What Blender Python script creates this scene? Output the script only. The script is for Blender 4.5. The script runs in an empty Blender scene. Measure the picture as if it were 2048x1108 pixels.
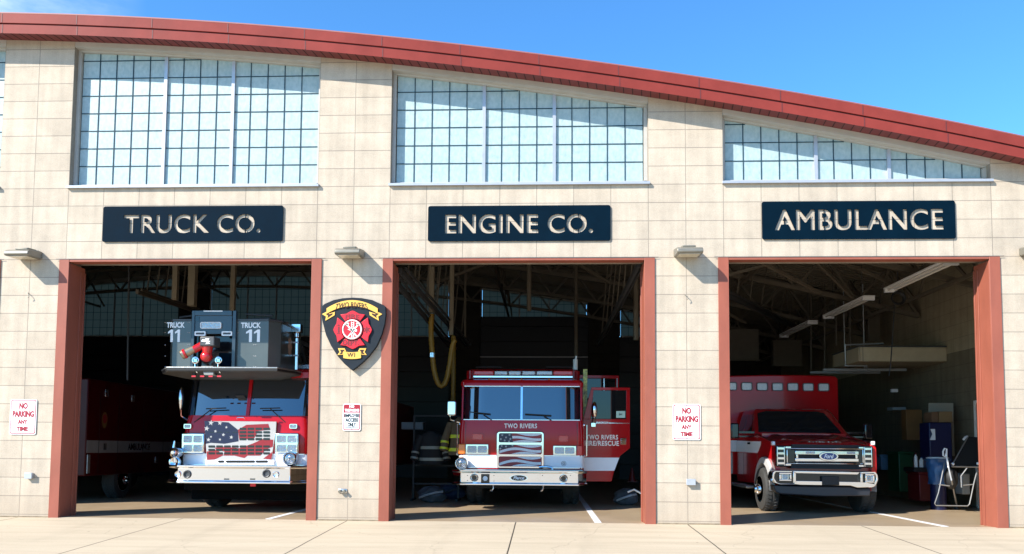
import bpy, bmesh, math, random
from mathutils import Vector, Matrix
rad = math.radians
random.seed(11)
S = bpy.context.scene
COL = S.collection

# ------------------------------------------------------------------ camera
CAM = Vector((0.462692818, -12.7878744, 1.14877593))
YAW, PITCH, ROLL = -0.0424950934, 0.0635198924, 0.00693029011
FPX, PPY = 1577.69502, 795.768574          # focal length and principal row, in pixels of the 2048 x 1108 photo
_f = Vector((math.sin(YAW)*math.cos(PITCH), math.cos(YAW)*math.cos(PITCH), math.sin(PITCH)))
_r = Vector((math.cos(YAW), -math.sin(YAW), 0)); _u = _r.cross(_f)
_r2 = _r*math.cos(ROLL)+_u*math.sin(ROLL); _u2 = -_r*math.sin(ROLL)+_u*math.cos(ROLL)
cd = bpy.data.cameras.new('camera'); cam = bpy.data.objects.new('camera', cd); COL.objects.link(cam)
m = Matrix((_r2, _u2, -_f)).transposed().to_4x4(); m.translation = CAM; cam.matrix_world = m
cd.sensor_width = 36; cd.lens = 36*FPX/2048; cd.shift_y = (PPY-554)/2048
cd.clip_start = .05; cd.clip_end = 3000
S.camera = cam

# ------------------------------------------------------------------ sky, sun, exposure
SUN = Vector((1.3, 1.0, -1.15)).normalized()           # direction the light travels
elev = math.asin(-SUN.z); az = math.atan2(-SUN.x, -SUN.y)   # towards the sun, clockwise from +Y
W = bpy.data.worlds.new('World'); S.world = W; W.use_nodes = True
nt = W.node_tree; nt.nodes.clear()
out = nt.nodes.new('ShaderNodeOutputWorld'); bg = nt.nodes.new('ShaderNodeBackground')
sky = nt.nodes.new('ShaderNodeTexSky'); sky.sky_type = 'NISHITA'; sky.sun_disc = False
sky.sun_elevation = elev; sky.sun_rotation = az
sky.air_density = 1.0; sky.dust_density = .3; sky.ozone_density = 3.0
# thin cloud drifting low in the north-west, mixed into the sky by direction
geo = nt.nodes.new('ShaderNodeTexCoord'); mp = nt.nodes.new('ShaderNodeMapping'); mp.inputs['Scale'].default_value = (2.2, 2.2, 7)
ns = nt.nodes.new('ShaderNodeTexNoise'); ns.inputs['Scale'].default_value = 1.6; ns.inputs['Detail'].default_value = 7; ns.inputs['Roughness'].default_value = .6
dt = nt.nodes.new('ShaderNodeVectorMath'); dt.operation = 'DOT_PRODUCT'
cdir = Vector((-.66, .66, .44)).normalized(); dt.inputs[1].default_value = cdir
mr = nt.nodes.new('ShaderNodeMapRange'); mr.inputs[1].default_value = .965; mr.inputs[2].default_value = 1.0
cr = nt.nodes.new('ShaderNodeMapRange'); cr.inputs[1].default_value = .35; cr.inputs[2].default_value = .75
mu = nt.nodes.new('ShaderNodeMath'); mu.operation = 'MULTIPLY'
mx = nt.nodes.new('ShaderNodeMix'); mx.data_type = 'RGBA'; mx.inputs[7].default_value = (9, 9.4, 10, 1)
L = nt.links.new
L(geo.outputs['Generated'], mp.inputs[0]); L(mp.outputs[0], ns.inputs[0]); L(geo.outputs['Generated'], dt.inputs[0])
L(dt.outputs['Value'], mr.inputs[0]); L(ns.outputs[0], cr.inputs[0]); L(mr.outputs[0], mu.inputs[0]); L(cr.outputs[0], mu.inputs[1])
tn = nt.nodes.new('ShaderNodeMix'); tn.data_type = 'RGBA'; tn.blend_type = 'MULTIPLY'; tn.inputs[0].default_value = 1; tn.inputs[7].default_value = (.50, 1.0, 1.35, 1)
L(sky.outputs[0], tn.inputs[6]); L(mu.outputs[0], mx.inputs[0]); L(tn.outputs[2], mx.inputs[6]); L(mx.outputs[2], bg.inputs[0]); L(bg.outputs[0], out.inputs[0])
bg.inputs[1].default_value = .12
sd = bpy.data.lights.new('sun', 'SUN'); sd.energy = 5.0; sd.angle = rad(.5); sd.color = (1, .94, .85)
so = bpy.data.objects.new('sun', sd); COL.objects.link(so); so.rotation_euler = SUN.to_track_quat('-Z', 'Y').to_euler(); so.location = (-20, -20, 25)
S.view_settings.view_transform = 'Standard'; S.view_settings.look = 'None'; S.view_settings.gamma = 1
S.view_settings.exposure = 1.0

# ------------------------------------------------------------------ helpers
def P(u, v, Y):
    """the point at depth Y seen at photo pixel (u, v): used to measure X and Z off the photo"""
    d = _f*FPX + _r2*(u-1024) + _u2*(PPY-v)
    t = (Y-CAM.y)/d.y
    return CAM.x+d.x*t, CAM.z+d.z*t
def PX(u, Y, v=850): return P(u, v, Y)[0]
def PZ(v, Y, u=1024): return P(u, v, Y)[1]

def mat(name, col, rough=.5, metal=0, var=0, vscale=4, bump=0, bscale=60, spec=.5, coat=0, stretch=(1, 1, 1), ior=None, col2=None, detail=5):
    m = bpy.data.materials.new(name); m.use_nodes = True
    t = m.node_tree; b = t.nodes['Principled BSDF']; c = tuple(col)+(1,)
    b.inputs['Base Color'].default_value = c; b.inputs['Roughness'].default_value = rough; b.inputs['Metallic'].default_value = metal
    b.inputs['Specular IOR Level'].default_value = spec; b.inputs['Coat Weight'].default_value = coat
    if coat: b.inputs['Coat Roughness'].default_value = .04
    if ior: b.inputs['IOR'].default_value = ior
    if var or bump:
        tc = t.nodes.new('ShaderNodeTexCoord'); mp = t.nodes.new('ShaderNodeMapping'); mp.inputs['Scale'].default_value = stretch
        t.links.new(tc.outputs['Object'], mp.inputs[0])
    if var:
        n = t.nodes.new('ShaderNodeTexNoise'); n.inputs['Scale'].default_value = vscale; n.inputs['Detail'].default_value = detail; n.inputs['Roughness'].default_value = .65
        t.links.new(mp.outputs[0], n.inputs[0])
        r = t.nodes.new('ShaderNodeMapRange'); r.inputs[1].default_value = .3; r.inputs[2].default_value = .7
        t.links.new(n.outputs[0], r.inputs[0])
        x = t.nodes.new('ShaderNodeMix'); x.data_type = 'RGBA'
        x.inputs[6].default_value = tuple(a*(1-var) for a in col)+(1,) if col2 is None else tuple(col2)+(1,)
        x.inputs[7].default_value = tuple(min(1, a*(1+var)) for a in col)+(1,)
        t.links.new(r.outputs[0], x.inputs[0]); t.links.new(x.outputs[2], b.inputs['Base Color'])
        rr = t.nodes.new('ShaderNodeMapRange'); rr.inputs[3].default_value = max(0, rough-.06); rr.inputs[4].default_value = min(1, rough+.06)
        t.links.new(n.outputs[0], rr.inputs[0]); t.links.new(rr.outputs[0], b.inputs['Roughness'])
    if bump:
        n2 = t.nodes.new('ShaderNodeTexNoise'); n2.inputs['Scale'].default_value = bscale; n2.inputs['Detail'].default_value = 4
        t.links.new(mp.outputs[0], n2.inputs[0])
        bp = t.nodes.new('ShaderNodeBump'); bp.inputs['Strength'].default_value = bump; bp.inputs['Distance'].default_value = .01
        t.links.new(n2.outputs[0], bp.inputs['Height']); t.links.new(bp.outputs[0], b.inputs['Normal'])
    return m

class MB:
    """collects faces, then builds ONE mesh object"""
    def __init__(s): s.v = []; s.f = []; s.mi = []; s.m = 0
    def add(s, vs, fs):
        o = len(s.v); s.v += [tuple(q) for q in vs]
        for f in fs: s.f.append([i+o for i in f]); s.mi.append(s.m)
        return s
    def box(s, x0, x1, y0, y1, z0, z1):
        if x0 > x1: x0, x1 = x1, x0
        if y0 > y1: y0, y1 = y1, y0
        if z0 > z1: z0, z1 = z1, z0
        return s.add([(x0,y0,z0),(x1,y0,z0),(x1,y1,z0),(x0,y1,z0),(x0,y0,z1),(x1,y0,z1),(x1,y1,z1),(x0,y1,z1)],
                     [(0,3,2,1),(4,5,6,7),(0,1,5,4),(1,2,6,5),(2,3,7,6),(3,0,4,7)])
    def _pr(s, a, b):
        n = len(a); return s.add(a+b, [tuple(range(n))[::-1], tuple(range(n, 2*n))]+[(i, (i+1) % n, (i+1) % n+n, i+n) for i in range(n)])
    def prism(s, pts, y0, y1):                      # (x, z) outline pushed along Y
        return s._pr([(x, y0, z) for x, z in pts], [(x, y1, z) for x, z in pts])
    def prismx(s, pts, x0, x1): return s._pr([(x0, y, z) for y, z in pts], [(x1, y, z) for y, z in pts])
    def prismz(s, pts, z0, z1): return s._pr([(x, y, z0) for x, y in pts], [(x, y, z1) for x, y in pts])
    def px(s, pts, Y, t):                           # outline measured off the photo at depth Y
        return s.prism([P(u, v, Y) for u, v in pts], Y, Y+t)
    def pbox(s, u0, u1, v0, v1, Y, t):
        um, vm = (u0+u1)/2, (v0+v1)/2
        return s.box(P(u0, vm, Y)[0], P(u1, vm, Y)[0], Y, Y+t, P(um, v1, Y)[1], P(um, v0, Y)[1])
    def cyl(s, p0, p1, r, n=16, r1=None, cap=True):
        p0, p1 = Vector(p0), Vector(p1); r1 = r if r1 is None else r1
        d = (p1-p0).normalized(); a = d.orthogonal().normalized(); b = d.cross(a)
        A = [tuple(p0+(a*math.cos(2*math.pi*i/n)+b*math.sin(2*math.pi*i/n))*r) for i in range(n)]
        B = [tuple(p1+(a*math.cos(2*math.pi*i/n)+b*math.sin(2*math.pi*i/n))*r1) for i in range(n)]
        fs = [(i, (i+1) % n, (i+1) % n+n, i+n) for i in range(n)]
        if cap: fs += [tuple(range(n))[::-1], tuple(range(n, 2*n))]
        return s.add(A+B, fs)
    def bar(s, p0, p1, w, h):                       # square bar
        p0, p1 = Vector(p0), Vector(p1); d = (p1-p0).normalized()
        up = Vector((0, 0, 1)) if abs(d.z) < .9 else Vector((0, 1, 0))
        a = d.cross(up).normalized()*w/2; b = a.cross(d).normalized()*h/2
        A = [p0+a+b, p0-a+b, p0-a-b, p0+a-b]; B = [q+(p1-p0) for q in A]
        return s._pr([tuple(q) for q in A], [tuple(q) for q in B])
    def tube(s, path, r, n=8, closed=False):
        path = [Vector(q) for q in path]; k = len(path); rings = []; prev = None
        for i, q in enumerate(path):
            d = ((path[(i+1) % k] if closed or i < k-1 else q)-(path[i-1] if closed or i > 0 else q)).normalized()
            if prev is None: a = d.orthogonal().normalized()
            else: a = (prev-d*prev.dot(d)).normalized()
            prev = a; b = d.cross(a); rr = r[i] if isinstance(r, (list, tuple)) else r
            rings.append([tuple(q+(a*math.cos(2*math.pi*j/n)+b*math.sin(2*math.pi*j/n))*rr) for j in range(n)])
        return s.loft(rings, cap=not closed, loop=closed)
    def loft(s, rings, cap=True, loop=False):
        n = len(rings[0]); k = len(rings); fs = []
        for i in range(k if loop else k-1):
            j = (i+1) % k
            for q in range(n): fs.append((i*n+q, i*n+(q+1) % n, j*n+(q+1) % n, j*n+q))
        if cap: fs += [tuple(range(n))[::-1], tuple(range((k-1)*n, k*n))]
        return s.add([q for r in rings for q in r], fs)
    def grid(s, rows):                              # open sheet
        n = len(rows[0]); fs = []
        for i in range(len(rows)-1):
            for j in range(n-1): fs.append((i*n+j, i*n+j+1, (i+1)*n+j+1, (i+1)*n+j))
        return s.add([q for r in rows for q in r], fs)
    def lathe(s, c, axis, prof, n=24):              # prof: (radius, distance along axis)
        c = Vector(c); d = Vector(axis).normalized(); a = d.orthogonal().normalized(); b = d.cross(a)
        return s.loft([[tuple(c+d*h+(a*math.cos(2*math.pi*j/n)+b*math.sin(2*math.pi*j/n))*max(r, .0004)) for j in range(n)] for r, h in prof])
    def ball(s, c, rx, ry=None, rz=None, n=14, k=8):
        ry = ry or rx; rz = rz or rx
        return s.loft([[(c[0]+rx*max(.01, math.sin(math.pi*i/k))*math.cos(2*math.pi*j/n), c[1]+ry*max(.01, math.sin(math.pi*i/k))*math.sin(2*math.pi*j/n), c[2]-rz*math.cos(math.pi*i/k)) for j in range(n)] for i in range(k+1)])
    def ring(s, c, axis, R, r, n=28, k=8):          # torus
        d = Vector(axis).normalized(); a = d.orthogonal().normalized(); b = d.cross(a); c = Vector(c)
        return s.tube([c+(a*math.cos(2*math.pi*i/n)+b*math.sin(2*math.pi*i/n))*R for i in range(n)], r, k, closed=True)
    def islands(s):
        par = list(range(len(s.v)))
        def find(a):
            while par[a] != a: par[a] = par[par[a]]; a = par[a]
            return a
        for f in s.f:
            for q in f[1:]: par[find(q)] = find(f[0])
        out_ = {}
        for f, mi in zip(s.f, s.mi): out_.setdefault(find(f[0]), []).append((f, mi))
        for fs in out_.values():
            b = MB(); idx = {}
            for f, mi in fs:
                for q in f:
                    if q not in idx: idx[q] = len(b.v); b.v.append(s.v[q])
                b.f.append([idx[q] for q in f]); b.mi.append(mi)
            yield b
    def build(s, name, mats, parent=None, bevel=0, smooth=True, seg=2, angle=35, label=None, split=False):
        if split:
            for b in s.islands(): ob = b.build(name, mats, parent, bevel, smooth, seg, angle, label)
            return ob
        me = bpy.data.meshes.new(name); o = Vector((0, 0, 0)); q = parent
        while q is not None: o += q.location; q = q.parent
        me.from_pydata([(v[0]-o.x, v[1]-o.y, v[2]-o.z) for v in s.v], [], s.f)
        for mm in (mats if isinstance(mats, (list, tuple)) else [mats]): me.materials.append(mm)
        for p, i in zip(me.polygons, s.mi): p.material_index = i
        bm = bmesh.new(); bm.from_mesh(me); bmesh.ops.recalc_face_normals(bm, faces=bm.faces[:]); bm.to_mesh(me); bm.free()
        if smooth:
            me.polygons.foreach_set('use_smooth', [True]*len(me.polygons)); me.set_sharp_from_angle(angle=rad(angle))
        ob = bpy.data.objects.new(name, me); COL.objects.link(ob)
        if parent is not None: ob.parent = parent
        if bevel:
            b = ob.modifiers.new('bevel', 'BEVEL'); b.width = bevel; b.segments = seg; b.limit_method = 'ANGLE'; b.angle_limit = rad(40); b.harden_normals = False
        if label: ob['label'] = label
        return ob

def tag(o, label=None, cat=None, group=None, kind=None):
    if label: o['label'] = label
    if cat: o['category'] = cat
    if group: o['group'] = group
    if kind: o['kind'] = kind
    return o
def thing(name, loc, label, cat, group=None):
    o = bpy.data.objects.new(name, None); COL.objects.link(o); o.location = loc; o.empty_display_size = .2
    return tag(o, label, cat, group)
def copy_tree(o, parent=None):
    c = o.copy(); COL.objects.link(c)
    if parent is not None: c.parent = parent
    for ch in [q for q in bpy.data.objects if q.parent == o]: copy_tree(ch, c)
    return c

def text_mb(body, bold=0.0, space=1.0, shear=0.0, depth=.02):
    cu = bpy.data.curves.new('txt', 'FONT'); cu.body = body; cu.offset = bold; cu.space_character = space; cu.shear = shear
    cu.extrude = depth; cu.resolution_u = 6; cu.align_x = 'LEFT'
    ob = bpy.data.objects.new('txt', cu); COL.objects.link(ob)
    bpy.context.view_layer.update()
    me = bpy.data.meshes.new_from_object(ob.evaluated_get(bpy.context.evaluated_depsgraph_get()))
    vs = [v.co.copy() for v in me.vertices]; fs = [tuple(p.vertices) for p in me.polygons]
    bpy.data.objects.remove(ob); bpy.data.curves.remove(cu); bpy.data.meshes.remove(me)
    x0 = min(v.x for v in vs); x1 = max(v.x for v in vs); y0 = min(v.y for v in vs); y1 = max(v.y for v in vs)
    return [((v.x-x0)/(x1-x0), (v.y-y0)/(y1-y0), v.z) for v in vs], fs
def put_one(mb, x0, x1, z0, z1, Y, t):          # a figure 1 with a flag
    w, h = x1-x0, z1-z0; mb.prism([(x0+w*.52, z0), (x1, z0), (x1, z1), (x0+w*.60, z1), (x0, z0+h*.80), (x0, z0+h*.66), (x0+w*.52, z0+h*.76)], Y-t/2, Y+t/2)
def put_text(mb, body, x0, x1, z0, z1, Y, t=.004, bold=.0, space=1.0, shear=0, warp=None, axis='y'):
    vs, fs = text_mb(body, bold, space, shear, 1.0)
    q = []
    for a, b, c in vs:
        X = x0+(x1-x0)*a; Z = z0+(z1-z0)*b
        if warp: X, Z = warp(a, b, X, Z)
        q.append((X, Y-t/2*c, Z) if axis == 'y' else (Y+t/2*c, X, Z))
    mb.add(q, fs)
def ptext(mb, body, u0, u1, v0, v1, Y, t=.004, **k):
    um, vm = (u0+u1)/2, (v0+v1)/2
    put_text(mb, body, P(u0, vm, Y)[0], P(u1, vm, Y)[0], P(um, v1, Y)[1], P(um, v0, Y)[1], Y, t, **k)
def star(cx, cz, r, rot=0, k=.4):
    return [(cx+(r if i % 2 == 0 else r*k)*math.sin(rot+math.pi*i/5), cz+(r if i % 2 == 0 else r*k)*math.cos(rot+math.pi*i/5)) for i in range(10)]
def rrect(x0, x1, z0, z1, r, n=5):
    pts = []
    for cx, cz, a0 in ((x1-r, z1-r, 0), (x0+r, z1-r, 90), (x0+r, z0+r, 180), (x1-r, z0+r, 270)):
        for i in range(n+1):
            a = rad(a0+90*i/n); pts.append((cx+r*math.cos(a), cz+r*math.sin(a)))
    return pts
def ell(cx, cz, rx, rz, n=28): return [(cx+rx*math.cos(2*math.pi*i/n), cz+rz*math.sin(2*math.pi*i/n)) for i in range(n)]
def arcpts(f, a, b, n): return [f(a+(b-a)*i/n) for i in range(n+1)]

# ------------------------------------------------------------------ materials
def block_mat(name, cA, cB, mortar, two_tone=None, along='X'):
    m = bpy.data.materials.new(name); m.use_nodes = True; t = m.node_tree; b = t.nodes['Principled BSDF']; l = t.links.new
    N = lambda k: t.nodes.new('ShaderNode'+k)
    tc = N('TexCoord'); sp = N('SeparateXYZ'); l(tc.outputs['Object'], sp.inputs[0]); cb = N('CombineXYZ')
    ad = N('Math'); ad.operation = 'ADD'; ad.inputs[1].default_value = .3048+60.96
    l(sp.outputs[0 if along == 'X' else 1], ad.inputs[0]); l(ad.outputs[0], cb.inputs[0])
    az_ = N('Math'); az_.operation = 'ADD'; az_.inputs[1].default_value = 3.048
    l(sp.outputs[2], az_.inputs[0]); l(az_.outputs[0], cb.inputs[1])
    br = N('TexBrick'); br.offset = 0; br.squash = 1
    br.inputs['Color1'].default_value = cA+(1,); br.inputs['Color2'].default_value = cB+(1,); br.inputs['Mortar'].default_value = mortar+(1,)
    br.inputs['Scale'].default_value = 1; br.inputs['Brick Width'].default_value = .6096; br.inputs['Row Height'].default_value = .3048
    br.inputs['Mortar Size'].default_value = .006; br.inputs['Mortar Smooth'].default_value = .15; br.inputs['Bias'].default_value = 0
    l(cb.outputs[0], br.inputs[0])
    n = N('TexNoise'); n.inputs['Scale'].default_value = 3.2; n.inputs['Detail'].default_value = 8; n.inputs['Roughness'].default_value = .7; l(tc.outputs['Object'], n.inputs[0])
    n3 = N('TexNoise'); n3.inputs['Scale'].default_value = 55; n3.inputs['Detail'].default_value = 3; l(tc.outputs['Object'], n3.inputs[0])
    mr1 = N('MapRange'); mr1.inputs[1].default_value = .3; mr1.inputs[2].default_value = .72; mr1.inputs[3].default_value = .83; mr1.inputs[4].default_value = 1.06; l(n.outputs[0], mr1.inputs[0])
    mr2 = N('MapRange'); mr2.inputs[1].default_value = .3; mr2.inputs[2].default_value = .7; mr2.inputs[3].default_value = .9; mr2.inputs[4].default_value = 1.06; l(n3.outputs[0], mr2.inputs[0])
    mm = N('Math'); mm.operation = 'MULTIPLY'; l(mr1.outputs[0], mm.inputs[0]); l(mr2.outputs[0], mm.inputs[1])
    # rain streaks: long in z
    mp = N('Mapping'); mp.inputs['Scale'].default_value = (5, 5, .35); l(tc.outputs['Object'], mp.inputs[0])
    n4 = N('TexNoise'); n4.inputs['Scale'].default_value = 1.5; n4.inputs['Detail'].default_value = 6; l(mp.outputs[0], n4.inputs[0])
    mr4 = N('MapRange'); mr4.inputs[1].default_value = .35; mr4.inputs[2].default_value = .65; mr4.inputs[3].default_value = .9; mr4.inputs[4].default_value = 1.04; l(n4.outputs[0], mr4.inputs[0])
    m4 = N('Math'); m4.operation = 'MULTIPLY'; l(mm.outputs[0], m4.inputs[0]); l(mr4.outputs[0], m4.inputs[1])
    vm = N('VectorMath'); vm.operation = 'SCALE'; l(br.outputs['Color'], vm.inputs[0]); l(m4.outputs[0], vm.inputs['Scale'])
    last = vm.outputs[0]
    nd = N('MapRange'); nd.inputs[1].default_value = .05; nd.inputs[2].default_value = .75; nd.inputs[3].default_value = .5; nd.inputs[4].default_value = 0; l(sp.outputs[2], nd.inputs[0])
    nm = N('Math'); nm.operation = 'MULTIPLY'; l(nd.outputs[0], nm.inputs[0]); l(n.outputs[0], nm.inputs[1])
    xd = N('Mix'); xd.data_type = 'RGBA'; xd.inputs[7].default_value = (.30, .22, .145, 1); l(nm.outputs[0], xd.inputs[0]); l(last, xd.inputs[6]); last = xd.outputs[2]
    if two_tone:
        gt = N('Math'); gt.operation = 'LESS_THAN'; gt.inputs[1].default_value = two_tone[0]; l(sp.outputs[2], gt.inputs[0])
        x = N('Mix'); x.data_type = 'RGBA'; x.blend_type = 'MULTIPLY'; x.inputs[7].default_value = two_tone[1]+(1,); l(gt.outputs[0], x.inputs[0]); l(last, x.inputs[6]); last = x.outputs[2]
    l(last, b.inputs['Base Color']); b.inputs['Roughness'].default_value = .8; b.inputs['Specular IOR Level'].default_value = .25
    hb = N('MapRange'); hb.inputs[3].default_value = 1; hb.inputs[4].default_value = 0; l(br.outputs['Fac'], hb.inputs[0])
    ad2 = N('Math'); ad2.operation = 'MULTIPLY_ADD'; ad2.inputs[1].default_value = .12; l(n3.outputs[0], ad2.inputs[0]); l(hb.outputs[0], ad2.inputs[2])
    bp = N('Bump'); bp.inputs['Strength'].default_value = .5; bp.inputs['Distance'].default_value = .006; l(ad2.outputs[0], bp.inputs['Height']); l(bp.outputs[0], b.inputs['Normal'])
    return m

M = {}
M['block'] = block_mat('ground_face_block', (.515, .432, .336), (.46, .384, .297), (.28, .238, .19))
M['block_in'] = block_mat('painted_inside_block', (.36, .30, .20), (.34, .285, .19), (.24, .2, .14), two_tone=(3.3528, (.5, .5, .5)), along='Y')
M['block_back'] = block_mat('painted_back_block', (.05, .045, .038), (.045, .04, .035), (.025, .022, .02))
M['steel_red'] = mat('red_oxide_steel', (.27, .080, .050), .5, spec=.3, var=.13, vscale=2.5, stretch=(1, 1, .4), bump=.05)
M['fascia'] = mat('brick_red_fascia_metal', (.20, .034, .027), .5, var=.16, vscale=1.3, spec=.1, bump=.5, bscale=1.6)
M['fascia_dark'] = mat('fascia_seam', (.10, .02, .02), .6)
M['soffit'] = mat('maroon_soffit', (.16, .03, .03), .55, var=.1)
M['soffit_slot'] = mat('soffit_slot', (.03, .008, .008), .8)
M['roofing'] = mat('roofing', (.25, .08, .07), .6, var=.1)
M['deck'] = mat('galvanised_roof_deck', (.22, .18, .125), .6, var=.15, vscale=2)
M['truss'] = mat('cream_painted_truss_steel', (.115, .095, .068), .5, var=.1)
M['pipe_cream'] = mat('cream_pipe_paint', (.26, .215, .145), .5, var=.1)
M['alu'] = mat('silver_aluminium', (.42, .43, .45), .35, metal=.35, var=.06)
M['alu_edge'] = mat('window_head_metal', (.42, .40, .36), .5, var=.08)
M['kal'] = mat('translucent_panel', (.365, .45, .455), .42, var=.08, vscale=11, stretch=(1.6, 1, 1), bump=.25, bscale=90, detail=10, col2=(.275, .375, .385), spec=.3)
M['kal_line'] = mat('panel_grid_line', (.015, .045, .065), .6, spec=.2)
M['navy'] = mat('navy_painted_metal', (.0006, .008, .017), .62, var=.15, vscale=3, spec=.04)
M['white'] = mat('white_paint', (.80, .80, .80), .35, var=.03)
M['sign_white'] = mat('sign_white', (.78, .78, .78), .3, var=.03)
M['sign_red'] = mat('sign_red', (.30, .008, .018), .4)
M['sign_back'] = mat('sign_metal_back', (.3, .3, .3), .5, metal=.6)
M['black'] = mat('black_rubber', (.008, .008, .009), .6, var=.2)
M['tyre'] = mat('tyre_rubber', (.03, .03, .029), .75, var=.2, vscale=8, bump=.1)
M['gloss_black'] = mat('gloss_black', (.008, .008, .010), .12, spec=.6)
M['chrome'] = mat('chrome', (.78, .775, .765), .05, metal=1, bump=.04, bscale=3)
M['chrome_soft'] = mat('brushed_chrome', (.75, .75, .76), .2, metal=1, var=.06)
M['red'] = mat('fire_engine_red', (.37, .005, .008), .2, coat=.3, var=.05, vscale=2, spec=.22)
M['red_gloss'] = mat('glossy_ambulance_red', (.44, .007, .010), .18, coat=.7, var=.04, spec=.4)
M['lens_white'] = mat('white_lamp_lens', (.62, .64, .66), .25, var=.12, vscale=30)
M['red_shade'] = mat('shaded_fire_red', (.038, .0015, .002), .35, var=.05, spec=.2)  # fire red darkened to stand in for the gloom of the far bay
M['stripe'] = mat('white_reflective_stripe', (.74, .75, .78), .3, var=.04)
M['glass'] = mat('dark_windscreen_glass', (.006, .009, .011), .02, spec=.6, ior=1.5)
M['glass_blue'] = mat('tinted_windscreen_glass', (.006, .012, .018), .02, spec=.9, ior=1.85)
M['stripe_shade'] = mat('shaded_stripe', (.17, .17, .17), .5, var=.1)  # white stripe greyed down, the bay's gloom put into its colour
M['lens'] = mat('clear_lamp_lens', (.36, .37, .38), .07, metal=.9, bump=1.0, bscale=55)
M['lens_red'] = mat('red_lens', (.5, .01, .01), .1, coat=.5, bump=.3, bscale=50)
M['lens_amber'] = mat('amber_lens', (.75, .18, .01), .12, coat=.5, bump=.3, bscale=50)
M['grey_dark'] = mat('dark_grey_metal', (.05, .052, .055), .45, var=.15)
M['bucket'] = mat('blue_grey_bucket_paint', (.060, .072, .067), .33, var=.12, vscale=2, coat=.3)
M['gate'] = mat('slate_blue_gate_paint', (.020, .036, .052), .33, var=.1, coat=.3)
M['plate'] = mat('diamond_plate', (.32, .32, .31), .42, metal=.8, var=.15, vscale=20, bump=.3, bscale=30)
M['gold'] = mat('gold_ribbon', (.72, .42, .07), .4, var=.05)
M['shield'] = mat('slate_shield', (.016, .021, .027), .5, spec=.15, var=.12, vscale=6)
M['shield_edge'] = mat('shield_edge', (.30, .30, .29), .5, var=.1)
M['cross_red'] = mat('cross_red', (.62, .012, .02), .35, var=.06)
M['cross_dark'] = mat('cross_dark_red', (.16, .006, .01), .5)
M['cream'] = mat('cream_white', (.78, .74, .68), .4)
M['yellow_hose'] = mat('yellow_hose', (.27, .15, .015), .5, var=.12)
M['bronze'] = mat('bronze_grey_lamp_housing', (.20, .185, .15), .42, metal=.3, var=.12, vscale=6)
M['lamp_glass'] = mat('prismatic_lamp_glass', (.52, .47, .36), .25, var=.2, vscale=25)
M['flag_blue'] = mat('flag_navy', (.005, .007, .032), .35)
M['flag_red'] = mat('flag_red', (.21, .008, .012), .35)
M['flag_white'] = mat('flag_silver_white', (.36, .355, .345), .35)
M['flag_grey'] = mat('flag_mesh_silver', (.55, .56, .58), .4, metal=.2, var=.35, vscale=140)
M['flag_mesh_red'] = mat('flag_mesh_red', (.24, .008, .014), .4, var=.35, vscale=140)
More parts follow.
